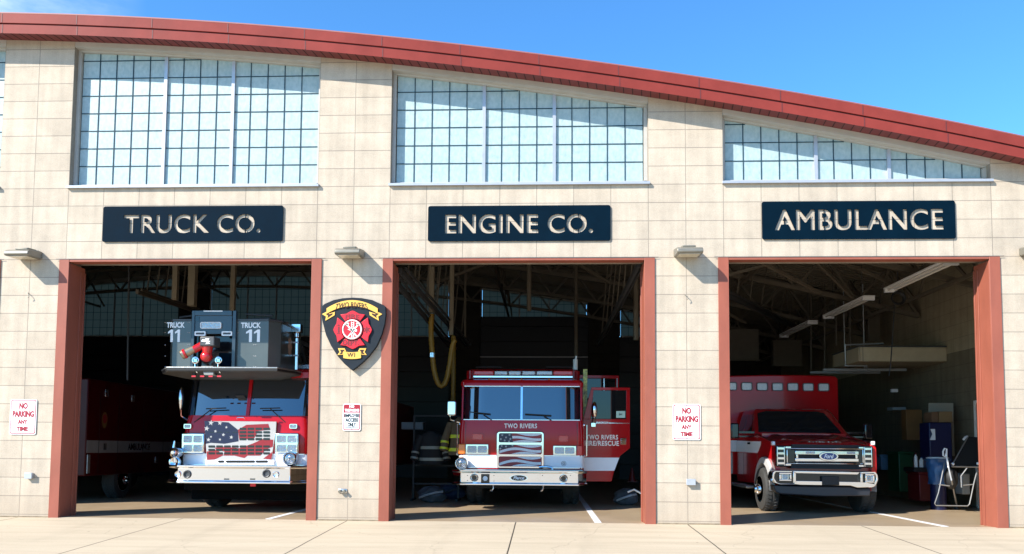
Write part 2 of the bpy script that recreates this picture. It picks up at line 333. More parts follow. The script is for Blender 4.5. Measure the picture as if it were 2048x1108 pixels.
# ------------------------------------------------------------------ ground
G0 = -.045; SL = .043
def apron_z(y): return G0+SL*min(0, max(y, -24))
def stained(name, cA, cB, rough, joints, scale, streak):
    m = bpy.data.materials.new(name); m.use_nodes = True; t = m.node_tree; b = t.nodes['Principled BSDF']; l = t.links.new
    N = lambda k: t.nodes.new('ShaderNode'+k)
    tc = N('TexCoord'); mp = N('Mapping'); mp.inputs['Scale'].default_value = streak; l(tc.outputs['Object'], mp.inputs[0])
    n = N('TexNoise'); n.inputs['Scale'].default_value = scale; n.inputs['Detail'].default_value = 9; n.inputs['Roughness'].default_value = .68; l(mp.outputs[0], n.inputs[0])
    r = N('ValToRGB'); r.color_ramp.elements[0].position = .33; r.color_ramp.elements[0].color = cB+(1,); r.color_ramp.elements[1].position = .60; r.color_ramp.elements[1].color = cA+(1,); l(n.outputs[0], r.inputs[0])
    n2 = N('TexNoise'); n2.inputs['Scale'].default_value = 90; n2.inputs['Detail'].default_value = 2; l(tc.outputs['Object'], n2.inputs[0])
    mr = N('MapRange'); mr.inputs[1].default_value = .3; mr.inputs[2].default_value = .7; mr.inputs[3].default_value = .9; mr.inputs[4].default_value = 1.06; l(n2.outputs[0], mr.inputs[0])
    vm = N('VectorMath'); vm.operation = 'SCALE'; l(r.outputs[0], vm.inputs[0]); l(mr.outputs[0], vm.inputs['Scale']); last = vm.outputs[0]
    # small dark spots
    vo = N('TexVoronoi'); vo.inputs['Scale'].default_value = 2.3; l(tc.outputs['Object'], vo.inputs[0])
    lt = N('MapRange'); lt.inputs[1].default_value = .02; lt.inputs[2].default_value = .05; lt.inputs[3].default_value = .45; lt.inputs[4].default_value = 1; l(vo.outputs['Distance'], lt.inputs[0])
    v3 = N('VectorMath'); v3.operation = 'SCALE'; l(last, v3.inputs[0]); l(lt.outputs[0], v3.inputs['Scale']); last = v3.outputs[0]
    if joints:
        # tyre tracks running in and out of each bay, worn unevenly
        sx = N('SeparateXYZ'); l(tc.outputs['Object'], sx.inputs[0])
        md = N('Math'); md.operation = 'MULTIPLY_ADD'; md.inputs[1].default_value = 1/5.486; md.inputs[2].default_value = 20.5; l(sx.outputs[0], md.inputs[0])
        fr = N('Math'); fr.operation = 'FRACT'; l(md.outputs[0], fr.inputs[0]); pp = N('Math'); pp.operation = 'SUBTRACT'; pp.inputs[1].default_value = .5; l(fr.outputs[0], pp.inputs[0])
        pa = N('Math'); pa.operation = 'ABSOLUTE'; l(pp.outputs[0], pa.inputs[0]); pd = N('Math'); pd.operation = 'SUBTRACT'; pd.inputs[1].default_value = .185; l(pa.outputs[0], pd.inputs[0])
        pb = N('Math'); pb.operation = 'ABSOLUTE'; l(pd.outputs[0], pb.inputs[0])
        tr_ = N('MapRange'); tr_.inputs[1].default_value = .015; tr_.inputs[2].default_value = .06; tr_.inputs[3].default_value = 1; tr_.inputs[4].default_value = 0; l(pb.outputs[0], tr_.inputs[0])
        mp3 = N('Mapping'); mp3.inputs['Scale'].default_value = (3, .5, 1); l(tc.outputs['Object'], mp3.inputs[0])
        n5 = N('TexNoise'); n5.inputs['Scale'].default_value = 1.3; n5.inputs['Detail'].default_value = 6; l(mp3.outputs[0], n5.inputs[0])
        k5 = N('MapRange'); k5.inputs[1].default_value = .42; k5.inputs[2].default_value = .68; k5.inputs[3].default_value = 0; k5.inputs[4].default_value = .09; l(n5.outputs[0], k5.inputs[0])
        m5 = N('Math'); m5.operation = 'MULTIPLY'; l(tr_.outputs[0], m5.inputs[0]); l(k5.outputs[0], m5.inputs[1])
        i5 = N('Math'); i5.operation = 'SUBTRACT'; i5.inputs[0].default_value = 1; l(m5.outputs[0], i5.inputs[1])
        v5 = N('VectorMath'); v5.operation = 'SCALE'; l(last, v5.inputs[0]); l(i5.outputs[0], v5.inputs['Scale']); last = v5.outputs[0]
        # hairline cracks
        nw = N('TexNoise'); nw.inputs['Scale'].default_value = .9; nw.inputs['Detail'].default_value = 5; l(tc.outputs['Object'], nw.inputs[0])
        mixv = N('VectorMath'); mixv.operation = 'MULTIPLY_ADD'; mixv.inputs[1].default_value = (1.1, 1.1, 0); l(nw.outputs['Color'], mixv.inputs[0]); l(tc.outputs['Object'], mixv.inputs[2])
        vc = N('TexVoronoi'); vc.feature = 'DISTANCE_TO_EDGE'; vc.inputs['Scale'].default_value = .42; l(mixv.outputs[0], vc.inputs[0])
        ck = N('MapRange'); ck.inputs[1].default_value = .0012; ck.inputs[2].default_value = .0045; ck.inputs[3].default_value = .86; ck.inputs[4].default_value = 1; l(vc.outputs['Distance'], ck.inputs[0])
        v6 = N('VectorMath'); v6.operation = 'SCALE'; l(last, v6.inputs[0]); l(ck.outputs[0], v6.inputs['Scale']); last = v6.outputs[0]
        sp = N('SeparateXYZ'); l(tc.outputs['Object'], sp.inputs[0])
        wob = N('TexNoise'); wob.inputs['Scale'].default_value = 1.2; l(tc.outputs['Object'], wob.inputs[0])
        ax = N('Math'); ax.operation = 'MULTIPLY_ADD'; ax.inputs[1].default_value = .012; l(wob.outputs[0], ax.inputs[0]); l(sp.outputs[0], ax.inputs[2])
        dv = N('Math'); dv.operation = 'DIVIDE'; dv.inputs[1].default_value = 2.743; l(ax.outputs[0], dv.inputs[0])
        rd = N('Math'); rd.operation = 'ROUND'; l(dv.outputs[0], rd.inputs[0])
        sb = N('Math'); sb.operation = 'SUBTRACT'; l(dv.outputs[0], sb.inputs[0]); l(rd.outputs[0], sb.inputs[1])
        ab = N('Math'); ab.operation = 'ABSOLUTE'; l(sb.outputs[0], ab.inputs[0])
        st = N('MapRange'); st.inputs[1].default_value = .0026; st.inputs[2].default_value = .0042; st.inputs[3].default_value = .10; st.inputs[4].default_value = 1; l(ab.outputs[0], st.inputs[0])
        v4 = N('VectorMath'); v4.operation = 'SCALE'; l(last, v4.inputs[0]); l(st.outputs[0], v4.inputs['Scale']); last = v4.outputs[0]
    l(last, b.inputs['Base Color']); b.inputs['Roughness'].default_value = rough; b.inputs['Specular IOR Level'].default_value = .3
    bp = N('Bump'); bp.inputs['Strength'].default_value = .25; bp.inputs['Distance'].default_value = .006; l(n2.outputs[0], bp.inputs['Height']); l(bp.outputs[0], b.inputs['Normal'])
    return m
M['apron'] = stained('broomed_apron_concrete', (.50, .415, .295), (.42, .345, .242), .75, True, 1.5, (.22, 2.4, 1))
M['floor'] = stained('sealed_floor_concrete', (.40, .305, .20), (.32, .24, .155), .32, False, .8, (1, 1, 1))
M['grass'] = mat('lawn_grass', (.05, .09, .025), .9, var=.3, vscale=.6)
M['asphalt'] = mat('street_asphalt', (.06, .06, .06), .85, var=.2)

mb = MB(); mb.grid([[(x, y, apron_z(y)) for x in (-45, -20, 0, 20, 45)] for y in (.06, -1, -6, -12, -24)]); mb.grid([[(x, y, apron_z(-24)) for x in (-300, 300)] for y in (-24, -420)])  # far flat part is unseen, added so the chrome mirrors pale ground
tag(mb.build('apron', M['apron'], smooth=False), kind='structure')
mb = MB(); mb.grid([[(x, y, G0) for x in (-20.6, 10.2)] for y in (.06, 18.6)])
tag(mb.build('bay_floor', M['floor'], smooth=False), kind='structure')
mb = MB(); mb.grid([[(x, y, -1.25) for x in (-900, 900)] for y in (-900, 900)])
tag(mb.build('ground', M['grass'], smooth=False), kind='structure')
mb = MB(); mb.grid([[(x, y, -1.10) for x in (-900, 900)] for y in (-420, -440)])
tag(mb.build('street', M['asphalt'], smooth=False), kind='structure')
for x, y1 in ((1.32, 9), (-4.08, 9), (6.80, 9)):
    mb = MB(); mb.box(x-.055, x+.055, .10, y1, G0+.001, G0+.005)
    tag(mb.build('floor_stripe', M['white'], smooth=False), kind='structure')

# ------------------------------------------------------------------ the fire station
def zb(x): s = (x+10.97)**2; return 8.081866-.0074541887*s+4.3672759e-6*s*s-4.8855e-9*s**3      # underside of the eave
def zt(x): s = (x+10.97)**2; return 8.431826-.0074745818*s+4.7155966e-6*s*s-5.6974e-9*s**3      # top of the fascia
XL, XR, YB = -20.5, 10.0, 18.4
C = .3048; DOOR = 14*C; SILL = 18*C
BAYS = [(-18.593, -14.326), (-13.106, -8.839), (-7.620, -3.353), (-2.134, 2.134), (3.353, 7.620)]
PIERS = [(XL, -18.593), (-14.326, -13.106), (-8.839, -7.620), (-3.353, -2.134), (2.134, 3.353), (7.620, XR)]
station = thing('fire_station', (0, 0, 0), 'tan block fire station with curved red roof edge and three open vehicle bays', 'fire station')
def cx(a, b, n=10): return [a+(b-a)*i/n for i in range(n+1)]
for a, b in PIERS:
    mb = MB(); n = 12 if b-a > 1.5 else 4
    mb.prism([(a, G0-.3), (b, G0-.3)]+[(x, zb(x)+.06) for x in cx(b, a, n)], 0, .45); mb.build('pillar', M['block'], station, smooth=False)
for a, b in BAYS:
    mb = MB(); mb.box(a, b, 0, .45, DOOR, SILL); mb.build('door_header_wall', M['block'], station, smooth=False)
mb = MB(); mb.grid([[(x, y, zb(x)+.035+(.018 if y > -.1 else 0)) for y in (-.315, -.001)] for x in cx(XL, XR+.5, 60)]); mb.build('soffit', M['soffit'], station)
mb = MB(); x = XL
while x < XR+.4:
    mb.bar((x, -.31, zb(x)+.033), (x+.04, -.02, zb(x+.04)+.050), .014, .004); x += .147
o = mb.build('soffit_slot', M['soffit_slot'], station, smooth=False)
# fascia: two stepped bands, the upper one set back, dark seams at the sheet joints
mb = MB(); xs = cx(XL, XR+.6, 70)
mid = lambda x: zb(x)+(zt(x)-zb(x))*.52
rings = [[(x, -.33, zb(x)), (x, -.33, mid(x)-.030), (x, -.30, mid(x)-.022), (x, -.30, zb(x)+.03)] for x in xs]; mb.loft(rings)
mb.build('lower_fascia', M['fascia'], station, angle=20)
mb = MB(); rings = [[(x, -.322, mid(x)+.004), (x, -.322, zt(x)), (x, -.22, zt(x)), (x, -.22, mid(x)+.004)] for x in xs]; mb.loft(rings)
mb.build('upper_fascia', M['fascia'], station, angle=20)
mb = MB(); 
for k in range(-16, 16):
    x = k*1.29+.35
    if XL < x < XR+.5:
        t = Vector((1, 0, (zt(x+.1)-zt(x-.1))/.2)).normalized(); nx = -t.z*.0
        mb.box(x-.006, x+.006, -.334, -.30, zb(x)+.003, mid(x)-.032); x2 = x-.02
        mb.box(x2-.006, x2+.006, -.326, -.28, mid(x2)+.01, zt(x2)-.003)
mb.loft([[(q, -.292, mid(q)-.04), (q, -.292, mid(q)+.02), (q, -.23, mid(q)+.02), (q, -.23, mid(q)-.04)] for q in xs])
mb.build('fascia_seam', M['fascia_dark'], station, smooth=False)
mb = MB(); mb.loft([[(x, -.325, zt(x)), (x, -.325, zt(x)+.02), (x, YB+.4, zt(x)+.02), (x, YB+.4, zt(x)-.05), (x, -.22, zt(x)-.05)] for x in xs])
mb.build('roof', M['roofing'], station, angle=20)
mb = MB(); yy = []; y = .46
while y < YB: yy += [(y, 0), (y+.075, 0), (y+.09, .04), (y+.165, .04)]; y += .18
mb.grid([[(x, y, zb(x)+.10+h) for y, h in yy] for x in cx(XL, XR, 30)]); mb.build('roof_deck', M['deck'], station, smooth=False)
# clerestory windows of translucent panel
def win_x(a, b): w = .07; return a+w, b-w
def clerestory(a, b, Y, back=False):
    top = lambda x: zb(x)-.07; z0 = SILL+.10; s = -1 if back else 1
    mb = MB(); n = 16
    def strip(x0, x1, za, zc, y0, y1):
        mb.loft([[(x, y0, za(x)), (x, y0, zc(x)), (x, y1, zc(x)), (x, y1, za(x))] for x in cx(x0, x1, n)])
    y0, y1 = Y+.0, Y+.10
    if not back: strip(a+.001, b-.001, lambda x: zb(x)-.04, lambda x: zb(x)+.06, -.001, y0-.001)
    strip(a, b, lambda x: top(x), lambda x: zb(x)+(.14 if back else .06), y0, y1)                     # head following the roof
    mb.box(a, a+.055, y0, y1, z0, top(a)-.002); mb.box(b-.055, b, y0, y1, z0, top(b)-.002); mb.box(a+.056, b-.056, y0, y1, z0-.045, z0)
    fr = mb.build('window', M['alu_edge'], station, smooth=False)
    mb = MB(); x0, x1 = win_x(a, b)
    mb.loft([[(x, Y+.05, z0+.001), (x, Y+.05, top(x)-.001), (x, Y+.09, top(x)-.001), (x, Y+.09, z0+.001)] for x in cx(x0, x1, n)])
    mb.build('pane', M['kal_back'] if back else M['kal'], fr)
    mb = MB(); cells = [x0+(x1-x0)*i/14 for i in range(15)]
    for i, x in enumerate(cells):
        if 0 < i < 14 and i not in (5, 9): mb.box(x-.0068, x+.0068, Y+.040, Y+.0494, z0+.002, top(x)-.004)
    z = z0+.335
    while z < max(top(a), top(b)):
        xs_ = [x for x in cx(x0, x1, 200) if top(x) > z+.01]
        if xs_ and xs_[-1]-xs_[0] > .1: mb.box(xs_[0], xs_[-1], Y+.041, Y+.049, z-.0068, z+.0068)
        z += .310
    mb.build('panel_grid', M['kal_line'], fr, smooth=False)
    for i in (5, 9): mb = MB(); x = cells[i]; mb.box(x-.028, x+.028, Y+.012, Y+.049, z0, top(x)-.003); mb.build('mullion', M['alu'], fr, smooth=False)
    if not back:
        mb = MB(); mb.prismx([(-.055, SILL-.005), (-.055, SILL+.035), (Y-.002, SILL+.056), (Y-.002, SILL+.002), (0-.001, SILL+.002), (-.001, SILL-.005)], a-.02, b+.02)
        mb.build('sill', M['alu'], fr, smooth=False)
M['kal_back'] = bpy.data.materials.new('backlit_translucent_panel'); M['kal_back'].use_nodes = True
t = M['kal_back'].node_tree; t.nodes.clear(); o_ = t.nodes.new('ShaderNodeOutputMaterial'); tr = t.nodes.new('ShaderNodeBsdfTranslucent'); tr.inputs[0].default_value = (.27, .235, .20, 1); t.links.new(tr.outputs[0], o_.inputs[0])
for a, b in BAYS: clerestory(a, b, .11)
M['rear_door'] = mat('dark_blue_sectional_door', (.010, .014, .022), .45, var=.1)
# door frames: red steel channel jambs and head
for a, b in BAYS:
    for nm, xa, xb, s in (('door_jamb', a-.10, a+.07, 1), ('door_jamb', b-.07, b+.10, -1)):
        mb = MB(); mb.box(xa, xb, -.022, .0, G0-.02, DOOR-.004)                       # face plate over the block
        ins, = (xb,) if s == 1 else (xa,)
        i0, i1 = (a+.0005, a+.07) if s == 1 else (b-.07, b-.0005)
        mb.box(i0, i1, .001, .452, G0-.02, DOOR-.06)                                   # reveal
        j0, j1 = (a+.071, a+.085) if s == 1 else (b-.085, b-.071)
        mb.box(j0, j1, .31, .345, G0, DOOR-.15); mb.box(j0, j1+(.0), .415, .452, G0, DOOR-.15)   # door stop and guide angle
        mb.build(nm, M['steel_red'], station, bevel=.004)
    mb = MB(); mb.box(a+.072, b-.072, -.018, .16, DOOR-.045, DOOR-.003)
    mb.build('door_head', M['steel_red'], station, bevel=.004)
mb = MB(); a, b = BAYS[0]; k = G0
while k < DOOR-.1: mb.box(a+.09, b-.09, .36, .40, k, min(k+.585, DOOR-.05)); k += .60
mb.box(a+.09, b-.09, .401, .41, G0, DOOR-.05); mb.build('light_blocking_bay_door', M['rear_door'], station)  # unseen door, added to keep light out of the left bays
# drip edge under the header course
mb = MB()
for a, b in BAYS: mb.box(a-.16, b+.16, -.026, -.0225, DOOR-.003, DOOR+.006)
mb.build('drip_edge', M['grey_dark'], station, smooth=False, split=True)
# base joint of the piers
mb = MB()
for a, b in PIERS: mb.box(a+.10, b-.10, -.012, .0-.0005, G0-.05, G0+.018)
mb.build('wall_base_strip', mat('stained_base_mortar', (.22, .17, .11), .9, var=.4, vscale=6), station, smooth=False, split=True)
# side and back walls
mb = MB(); mb.box(XR-.4, XR-.002, .452, YB, G0, zb(XR)+.09); mb.build('inside_wall', M['block_in'], station, smooth=False)
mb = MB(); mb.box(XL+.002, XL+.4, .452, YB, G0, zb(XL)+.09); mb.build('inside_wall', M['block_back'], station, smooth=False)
for a, b in PIERS[:]:
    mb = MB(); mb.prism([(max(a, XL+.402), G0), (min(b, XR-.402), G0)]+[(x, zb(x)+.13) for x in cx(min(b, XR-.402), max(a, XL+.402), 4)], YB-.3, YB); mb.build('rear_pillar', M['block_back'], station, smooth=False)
M['rear_door'] = mat('dark_blue_sectional_door', (.010, .014, .022), .45, var=.1)
for i, (a, b) in enumerate(BAYS):
    top = SILL+.07 if i != 3 else 6.35
    mb = MB(); k = G0
    while k < top-.3: mb.box(a, b, YB-.22, YB-.16, k, min(k+.585, top)); k += .60
    mb.box(a, b, YB-.158, YB-.14, G0, top); mb.build('rear_door', M['rear_door'], station, bevel=.01)
    if i == 3:
        mb = MB(); mb.box(a, b, YB-.24, YB-.223, 4.72, 4.76); mb.build('rear_door_rail', M['alu'], station, smooth=False)
    clerestory(a, b, YB-.16, back=True)
# bowstring roof trusses across the building, with webs
def truss(y):
    mb = MB(); dep = .95; n = 20; xs = cx(XL+.5, XR-.5, n)
    for i in range(n):
        x0, x1 = xs[i], xs[i+1]
        mb.bar((x0, y, zb(x0)), (x1, y, zb(x1)), .11, .09)
        if i < n: mb.bar((x0, y, zb(x0)-dep), (x1, y, zb(x1)-dep), .12, .10)
        xm = (x0+x1)/2
        mb.bar((x0, y, zb(x0)-dep), (xm, y, zb(xm)), .06, .06); mb.bar((xm, y, zb(xm)), (x1, y, zb(x1)-dep), .06, .06)
    mb.build('roof_truss', M['truss'], station, smooth=False)
for y in (3.4, 6.6, 9.8, 13.0, 16.0): truss(y)
for xx in (-17.5, -12.0, -6.4, -1.0, 5.3, 8.6):                                        # long joists and their bridging
    mb = MB(); ys = [.5+i*1.1 for i in range(17)]
    zz = zb(xx)-.95 if xx != 8.6 else 4.62
    mb.bar((xx, .5, zz-.1), (xx, YB-.4, zz-.1), .08, .07)
    for i in range(16):
        z1 = zb(xx)+.02
        mb.bar((xx, ys[i], z1 if i % 2 else zz-.07), (xx+(.12 if i % 2 else -.12), ys[i+1], zz-.07 if i % 2 else z1), .05, .05)
    mb.build('roof_joist', M['truss'], station, smooth=False)
for x0, y0, z0, x1, y1, z1 in ((3.6, 2.4, 5.3, 6.4, 4.4, 4.55), (4.0, 4.2, 4.8, 7.0, 3.6, 5.5), (5.2, 3.0, 5.6, 7.4, 5.2, 4.6), (3.5, 5.6, 5.0, 5.6, 7.6, 4.4), (6.0, 4.0, 5.5, 8.2, 4.6, 4.7),
                               (-1.9, 3.2, 4.9, 1.2, 5.4, 5.9), (-.4, 4.4, 6.2, 2.0, 6.4, 5.2), (-2.0, 6.0, 5.2, .6, 5.2, 6.0), (.2, 4.2, 5.9, 2.2, 4.0, 5.3)):
    mb = MB(); mb.bar((x0, y0, z0), (x1, y1, z1), .055, .055); mb.build('roof_brace', M['truss'], station, smooth=False)

# ------------------------------------------------------------------ wall lamps
def wall_lamp(x, lab):
    r = thing('wall_lamp', (x, 0, 4.25), lab, 'wall lamp', 'bronze wall lamps over the pillars')
    prof = [(0, 4.285), (-.05, 4.262), (-.36, 4.250), (-.385, 4.275), (-.375, 4.325), (-.33, 4.352), (-.06, 4.395), (0, 4.395)]
    mb = MB(); mb.prismx(prof, x-.205, x+.205); mb.build('housing', M['bronze'], r, bevel=.012)
    mb = MB(); mb.prismx([(-.02, 4.388), (-.25, 4.368), (-.26, 4.40), (-.22, 4.415), (-.02, 4.43)], x-.10, x+.11); mb.build('top_cap', M['bronze'], r, bevel=.008)
    mb = MB(); mb.prismx([(-.06, 4.2585), (-.345, 4.2475), (-.345, 4.2425), (-.06, 4.2535)], x-.165, x+.165); mb.build('lens', M['lamp_glass'], r)
    mb = MB(); mb.box(x-.14, x+.14, -.03, 0, 4.27, 4.42); mb.build('wall_plate', M['bronze'], r, bevel=.006)
wall_lamp(-8.23, 'bronze wall lamp on the pillar at the left of the TRUCK CO. bay')
wall_lamp(-2.743, 'bronze wall lamp between the TRUCK CO. and ENGINE CO. bays above the shield emblem')
wall_lamp(2.743, 'bronze wall lamp on the pillar between the ENGINE CO. and AMBULANCE bays')
wall_lamp(8.23, 'bronze wall lamp cut off at the right edge of the AMBULANCE bay pillar')

# ------------------------------------------------------------------ company signs: letters cut through a plate on studs
def bool_cut(ob, vs, fs):
    me = bpy.data.meshes.new('cut'); me.from_pydata(vs, [], fs)
    bm = bmesh.new(); bm.from_mesh(me); bmesh.ops.remove_doubles(bm, verts=bm.verts[:], dist=1e-5); bmesh.ops.recalc_face_normals(bm, faces=bm.faces[:]); bm.to_mesh(me); bm.free()
    c = bpy.data.objects.new('cut', me); COL.objects.link(c)
    md = ob.modifiers.new('b', 'BOOLEAN'); md.operation = 'DIFFERENCE'; md.solver = 'EXACT'; md.use_self = True; md.object = c
    bpy.context.view_layer.update()
    nm = bpy.data.meshes.new_from_object(ob.evaluated_get(bpy.context.evaluated_depsgraph_get()))
    ob.modifiers.clear(); ob.data = nm; bpy.data.objects.remove(c)
def company_sign(body, u0, u1, v0, v1, tu0, tu1, tv0, tv1, label, bars, space=1.06):
    Y = -.026; um, vm = (u0+u1)/2, (v0+v1)/2
    x0, x1, z1, z0 = P(u0, vm, Y)[0], P(u1, vm, Y)[0], P(um, v0, Y)[1], P(um, v1, Y)[1]
    r = thing('company_sign', ((x0+x1)/2, 0, z0), label, 'sign', 'navy stencil signs over the bays')
    mb = MB(); mb.prism(rrect(x0, x1, z0, z1, .035), Y, Y+.010); ob = mb.build('sign_plate', M['navy'], r, smooth=False)
    tx0, tx1 = P(tu0, vm, Y)[0], P(tu1, vm, Y)[0]; tz0, tz1 = P(um, tv1, Y)[1], P(um, tv0, Y)[1]
    vs, fs = text_mb(body, .024, space, 0, 1.0)
    o = r.location
    bool_cut(ob, [(tx0+(tx1-tx0)*a, Y+.005-.02*c, tz0+(tz1-tz0)*b) for a, b, c in vs], fs)
    mb = MB()
    for q in bars:                                    # stencil bridges that hold the loose centres, given as fractions of the word
        a0, a1, b0, b1 = q; mb.box(tx0+(tx1-tx0)*a0, tx0+(tx1-tx0)*a1, Y+.002, Y+.008, tz0+(tz1-tz0)*b0, tz0+(tz1-tz0)*b1)
    if bars: mb.build('stencil_bridge', M['navy'], r, smooth=False, split=True)
    mb = MB()
    for fx in (.04, .35, .65, .96):
        for fz in (.1, .9): X = x0+(x1-x0)*fx; Z = z0+(z1-z0)*fz; mb.cyl((X, Y+.0105, Z), (X, 0, Z), .012, 8)
    mb.build('stand_off', M['grey_dark'], r, split=True)
SIGN_BARS = {}
company_sign('TRUCK CO.', 205.5, 566, 412, 483, 247, 521, 428.5, 466, 'navy sign with cut out letters TRUCK CO. over the first open bay', [(.216, .222, .45, 1), (.889, .895, -.02, 1.02)])
company_sign('ENGINE CO.', 856, 1221, 411, 482, 890, 1186, 428, 466.5, 'navy sign with cut out letters ENGINE CO. over the middle bay', [(.899, .905, -.02, 1.02)])
company_sign('AMBULANCE', 1524, 1911, 402, 478, 1549.5, 1887, 418, 460, 'navy sign with cut out letters AMBULANCE over the right bay', [(.055, .061, .2, .5), (.293, .298, .0, 1.0), (.62, .626, .2, .5)])

# ------------------------------------------------------------------ shield emblem
sh = thing('shield_emblem', (-2.75, 0, 2.4), 'dark shield emblem with red fire cross and gold ribbons on the pillar', 'emblem')
ZX, ZY, K = 640, 585, 6.714
def zp(pts, k=K): return [(ZX+a/k, ZY+b/k) for a, b in pts]
Ys = -.085
outl = [(28,180),(60,152),(180,100),(300,76),(440,67),(560,74),(700,100),(860,172),(880,190),(884,300),(868,420),(830,560),(760,720),(660,850),(560,950),(432,1048),
        (330,960),(240,860),(150,720),(80,570),(35,400),(20,290)]
mb = MB(); mb.px(zp(outl), Ys, .085); mb.m = 0
mb.build('backing_board', M['shield'], sh, bevel=.006)
def ribbon(pts, lab=None):
    mb = MB(); mb.px(zp(pts), Ys-.016, .015); return mb
top_arc = lambda y0, y1, x0, x1, sag, n=14: [(x0+(x1-x0)*i/n, y0-sag*(1-(2*i/n-1)**2)) for i in range(n+1)]+[(x1+(x0-x1)*i/n, y1-sag*.95*(1-(2*i/n-1)**2)) for i in range(n+1)]
lower = MB(); mb = MB(); mb.px(zp(top_arc(212, 285, 88, 775, 110)), Ys-.018, .017)
for sgn in (0, 1):
    f = (lambda q: q) if not sgn else (lambda q: [(862-a, b) for a, b in q])
    mb.px(zp(f([(25,290),(88,258),(110,245),(112,285),(200,258),(196,305),(70,380),(80,322)])), Ys-.010, .0095)
    lower.px(zp(f([(232,840),(262,800),(240,748),(330,748),(352,790),(315,800),(310,835)])), Ys-.010, .0095)
lower.px(zp(top_arc(788, 880, 312, 550, -14)), Ys-.018, .017); lower.build('ribbon', M['gold'], sh, bevel=.002)
rb = mb.build('ribbon', M['gold'], sh, bevel=.002)
mb = MB()
for sgn in (0, 1):
    f = (lambda q: q) if not sgn else (lambda q: [(862-a, b) for a, b in q])
    mb.px(zp(f([(75,288),(115,268),(118,292),(170,278),(165,298),(98,345),(108,312)])), Ys-.012, .0018)
    mb.px(zp(f([(258,828),(285,802),(268,768),(318,768),(330,788),(305,800),(300,826)])), Ys-.012, .0018)
mb.build('ribbon_dark_cut', M['soffit_slot'], sh, smooth=False, split=True)  # dark inset on each ribbon tail
ux = lambda a: P(ZX+a/K, 650, Ys)[0]; uz = lambda b: P(710, ZY+b/K, Ys)[1]
mb = MB()
w = lambda a, b, X, Z: (X+(.5-b)*.18*(.5-a)*-.35, Z-(.030*(2*a-1)**2)+.008)
mb2 = MB()
put_text(mb, 'TWO RIVERS', ux(205), ux(635), uz(212), uz(138), Ys-.0185, .003, bold=.02, warp=w)
put_text(mb2, 'WI', ux(378), ux(482), uz(868), uz(812), Ys-.0185, .003, bold=.02, space=1.2)
mb.build('ribbon_lettering', M['soffit_slot'], sh, smooth=False); mb2.build('ribbon_lettering', M['soffit_slot'], sh, smooth=False)
# four-armed fire cross
ccx, ccy = 437, 500
def arm(k):
    # one arm pointing up, rotated by 90 degrees * k
    pts = [(-28, -128), (-115, -232)]; pts = []
    a = [(-100,-118),(-165,-205),(-85,-215),(-30,-248),(0,-258),(30,-248),(85,-215),(165,-205),(100,-118),(60,-142),(0,-152),(-60,-142)]
    an = rad(90*k); return [(ccx+x*math.cos(an)-y*math.sin(an), ccy+x*math.sin(an)+y*math.cos(an)) for x, y in a]
mb = MB()
for k in range(4): mb.px(zp(arm(k)), Ys-.030, .030)
cr_ = mb.build('fire_cross', M['cross_red'], sh, bevel=.003)
mb = MB(); c0 = P(ZX+ccx/K, ZY+ccy/K, Ys); R1 = 138/K/119*.96
mb.lathe((c0[0], Ys+.001, c0[1]), (0, -1, 0), [(0, 0), (R1*1.02, 0), (R1*1.02, .03), (0, .03)], 32); mb.build('cross_disc', M['cross_red'], sh)
mb = MB(); mb.ring((c0[0], Ys-.031, c0[1]), (0, -1, 0), R1*.92, R1*.075, 36, 6)
def rel(p): return [(ccx+a, ccy+b) for a, b in p]
for q in (((-20,-110),(-11,-110),(-11,112),(-20,112)), ((12,-110),(21,-110),(21,112),(12,112)), ((-88,-70),(-74,-84),(72,95),(60,104)), ((88,-70),(74,-84),(-72,95),(-60,104)),
          ((-100,-70),(-60,-100),(-45,-80),(-75,-50)), ((100,-70),(60,-100),(45,-80),(75,-50)), ((-70,-8),(-10,-20),(60,-2),(58,20),(40,30),(20,8),(-40,8))):
    mb.px(zp(rel(q)), Ys-.0345, .004)
for k in range(9): mb.px(zp(rel(((-8,-100+k*24),(10,-100+k*24),(10,-92+k*24),(-8,-92+k*24)))), Ys-.034, .0035)
mb.build('centre_tools', M['cream'], sh, smooth=False)
mb = MB()
put_text(mb, 'FIRE', ux(345), ux(535), uz(362), uz(298), Ys-.031, .003, bold=.035, warp=lambda a, b, X, Z: (X, Z-.018*(2*a-1)**2+.006))
mb.build('cross_lettering', M['cross_dark'], sh, smooth=False); mb = MB()
put_text(mb, 'DEPT.', ux(320), ux(535), uz(712), uz(645), Ys-.031, .003, bold=.035, warp=lambda a, b, X, Z: (X, Z+.018*(2*a-1)**2-.006))
mb.build('cross_lettering', M['cross_dark'], sh, smooth=False); mb = MB(); hx, hz = -188, 0
for q in (((-14,-40),(14,-40),(14,40),(-14,40)), ((-24,-48),(0,-78),(24,-48)), ((-26,46),(26,46),(26,56),(-26,56))): mb.px(zp(rel([(a+hx, b) for a, b in q])), Ys-.0325, .0028)
mb.build('hydrant_mark', M['cross_dark'], sh, smooth=False); mb = MB()
for k in range(3):
    an = rad(60*k); q = [(-9,-46),(9,-46),(9,46),(-9,46)]
    mb.px(zp(rel([(190+a*math.cos(an)-b*math.sin(an), a*math.sin(an)+b*math.cos(an)) for a, b in q])), Ys-.0325-.0004*k, .0028)
mb.build('star_mark', M['cross_dark'], sh, smooth=False)

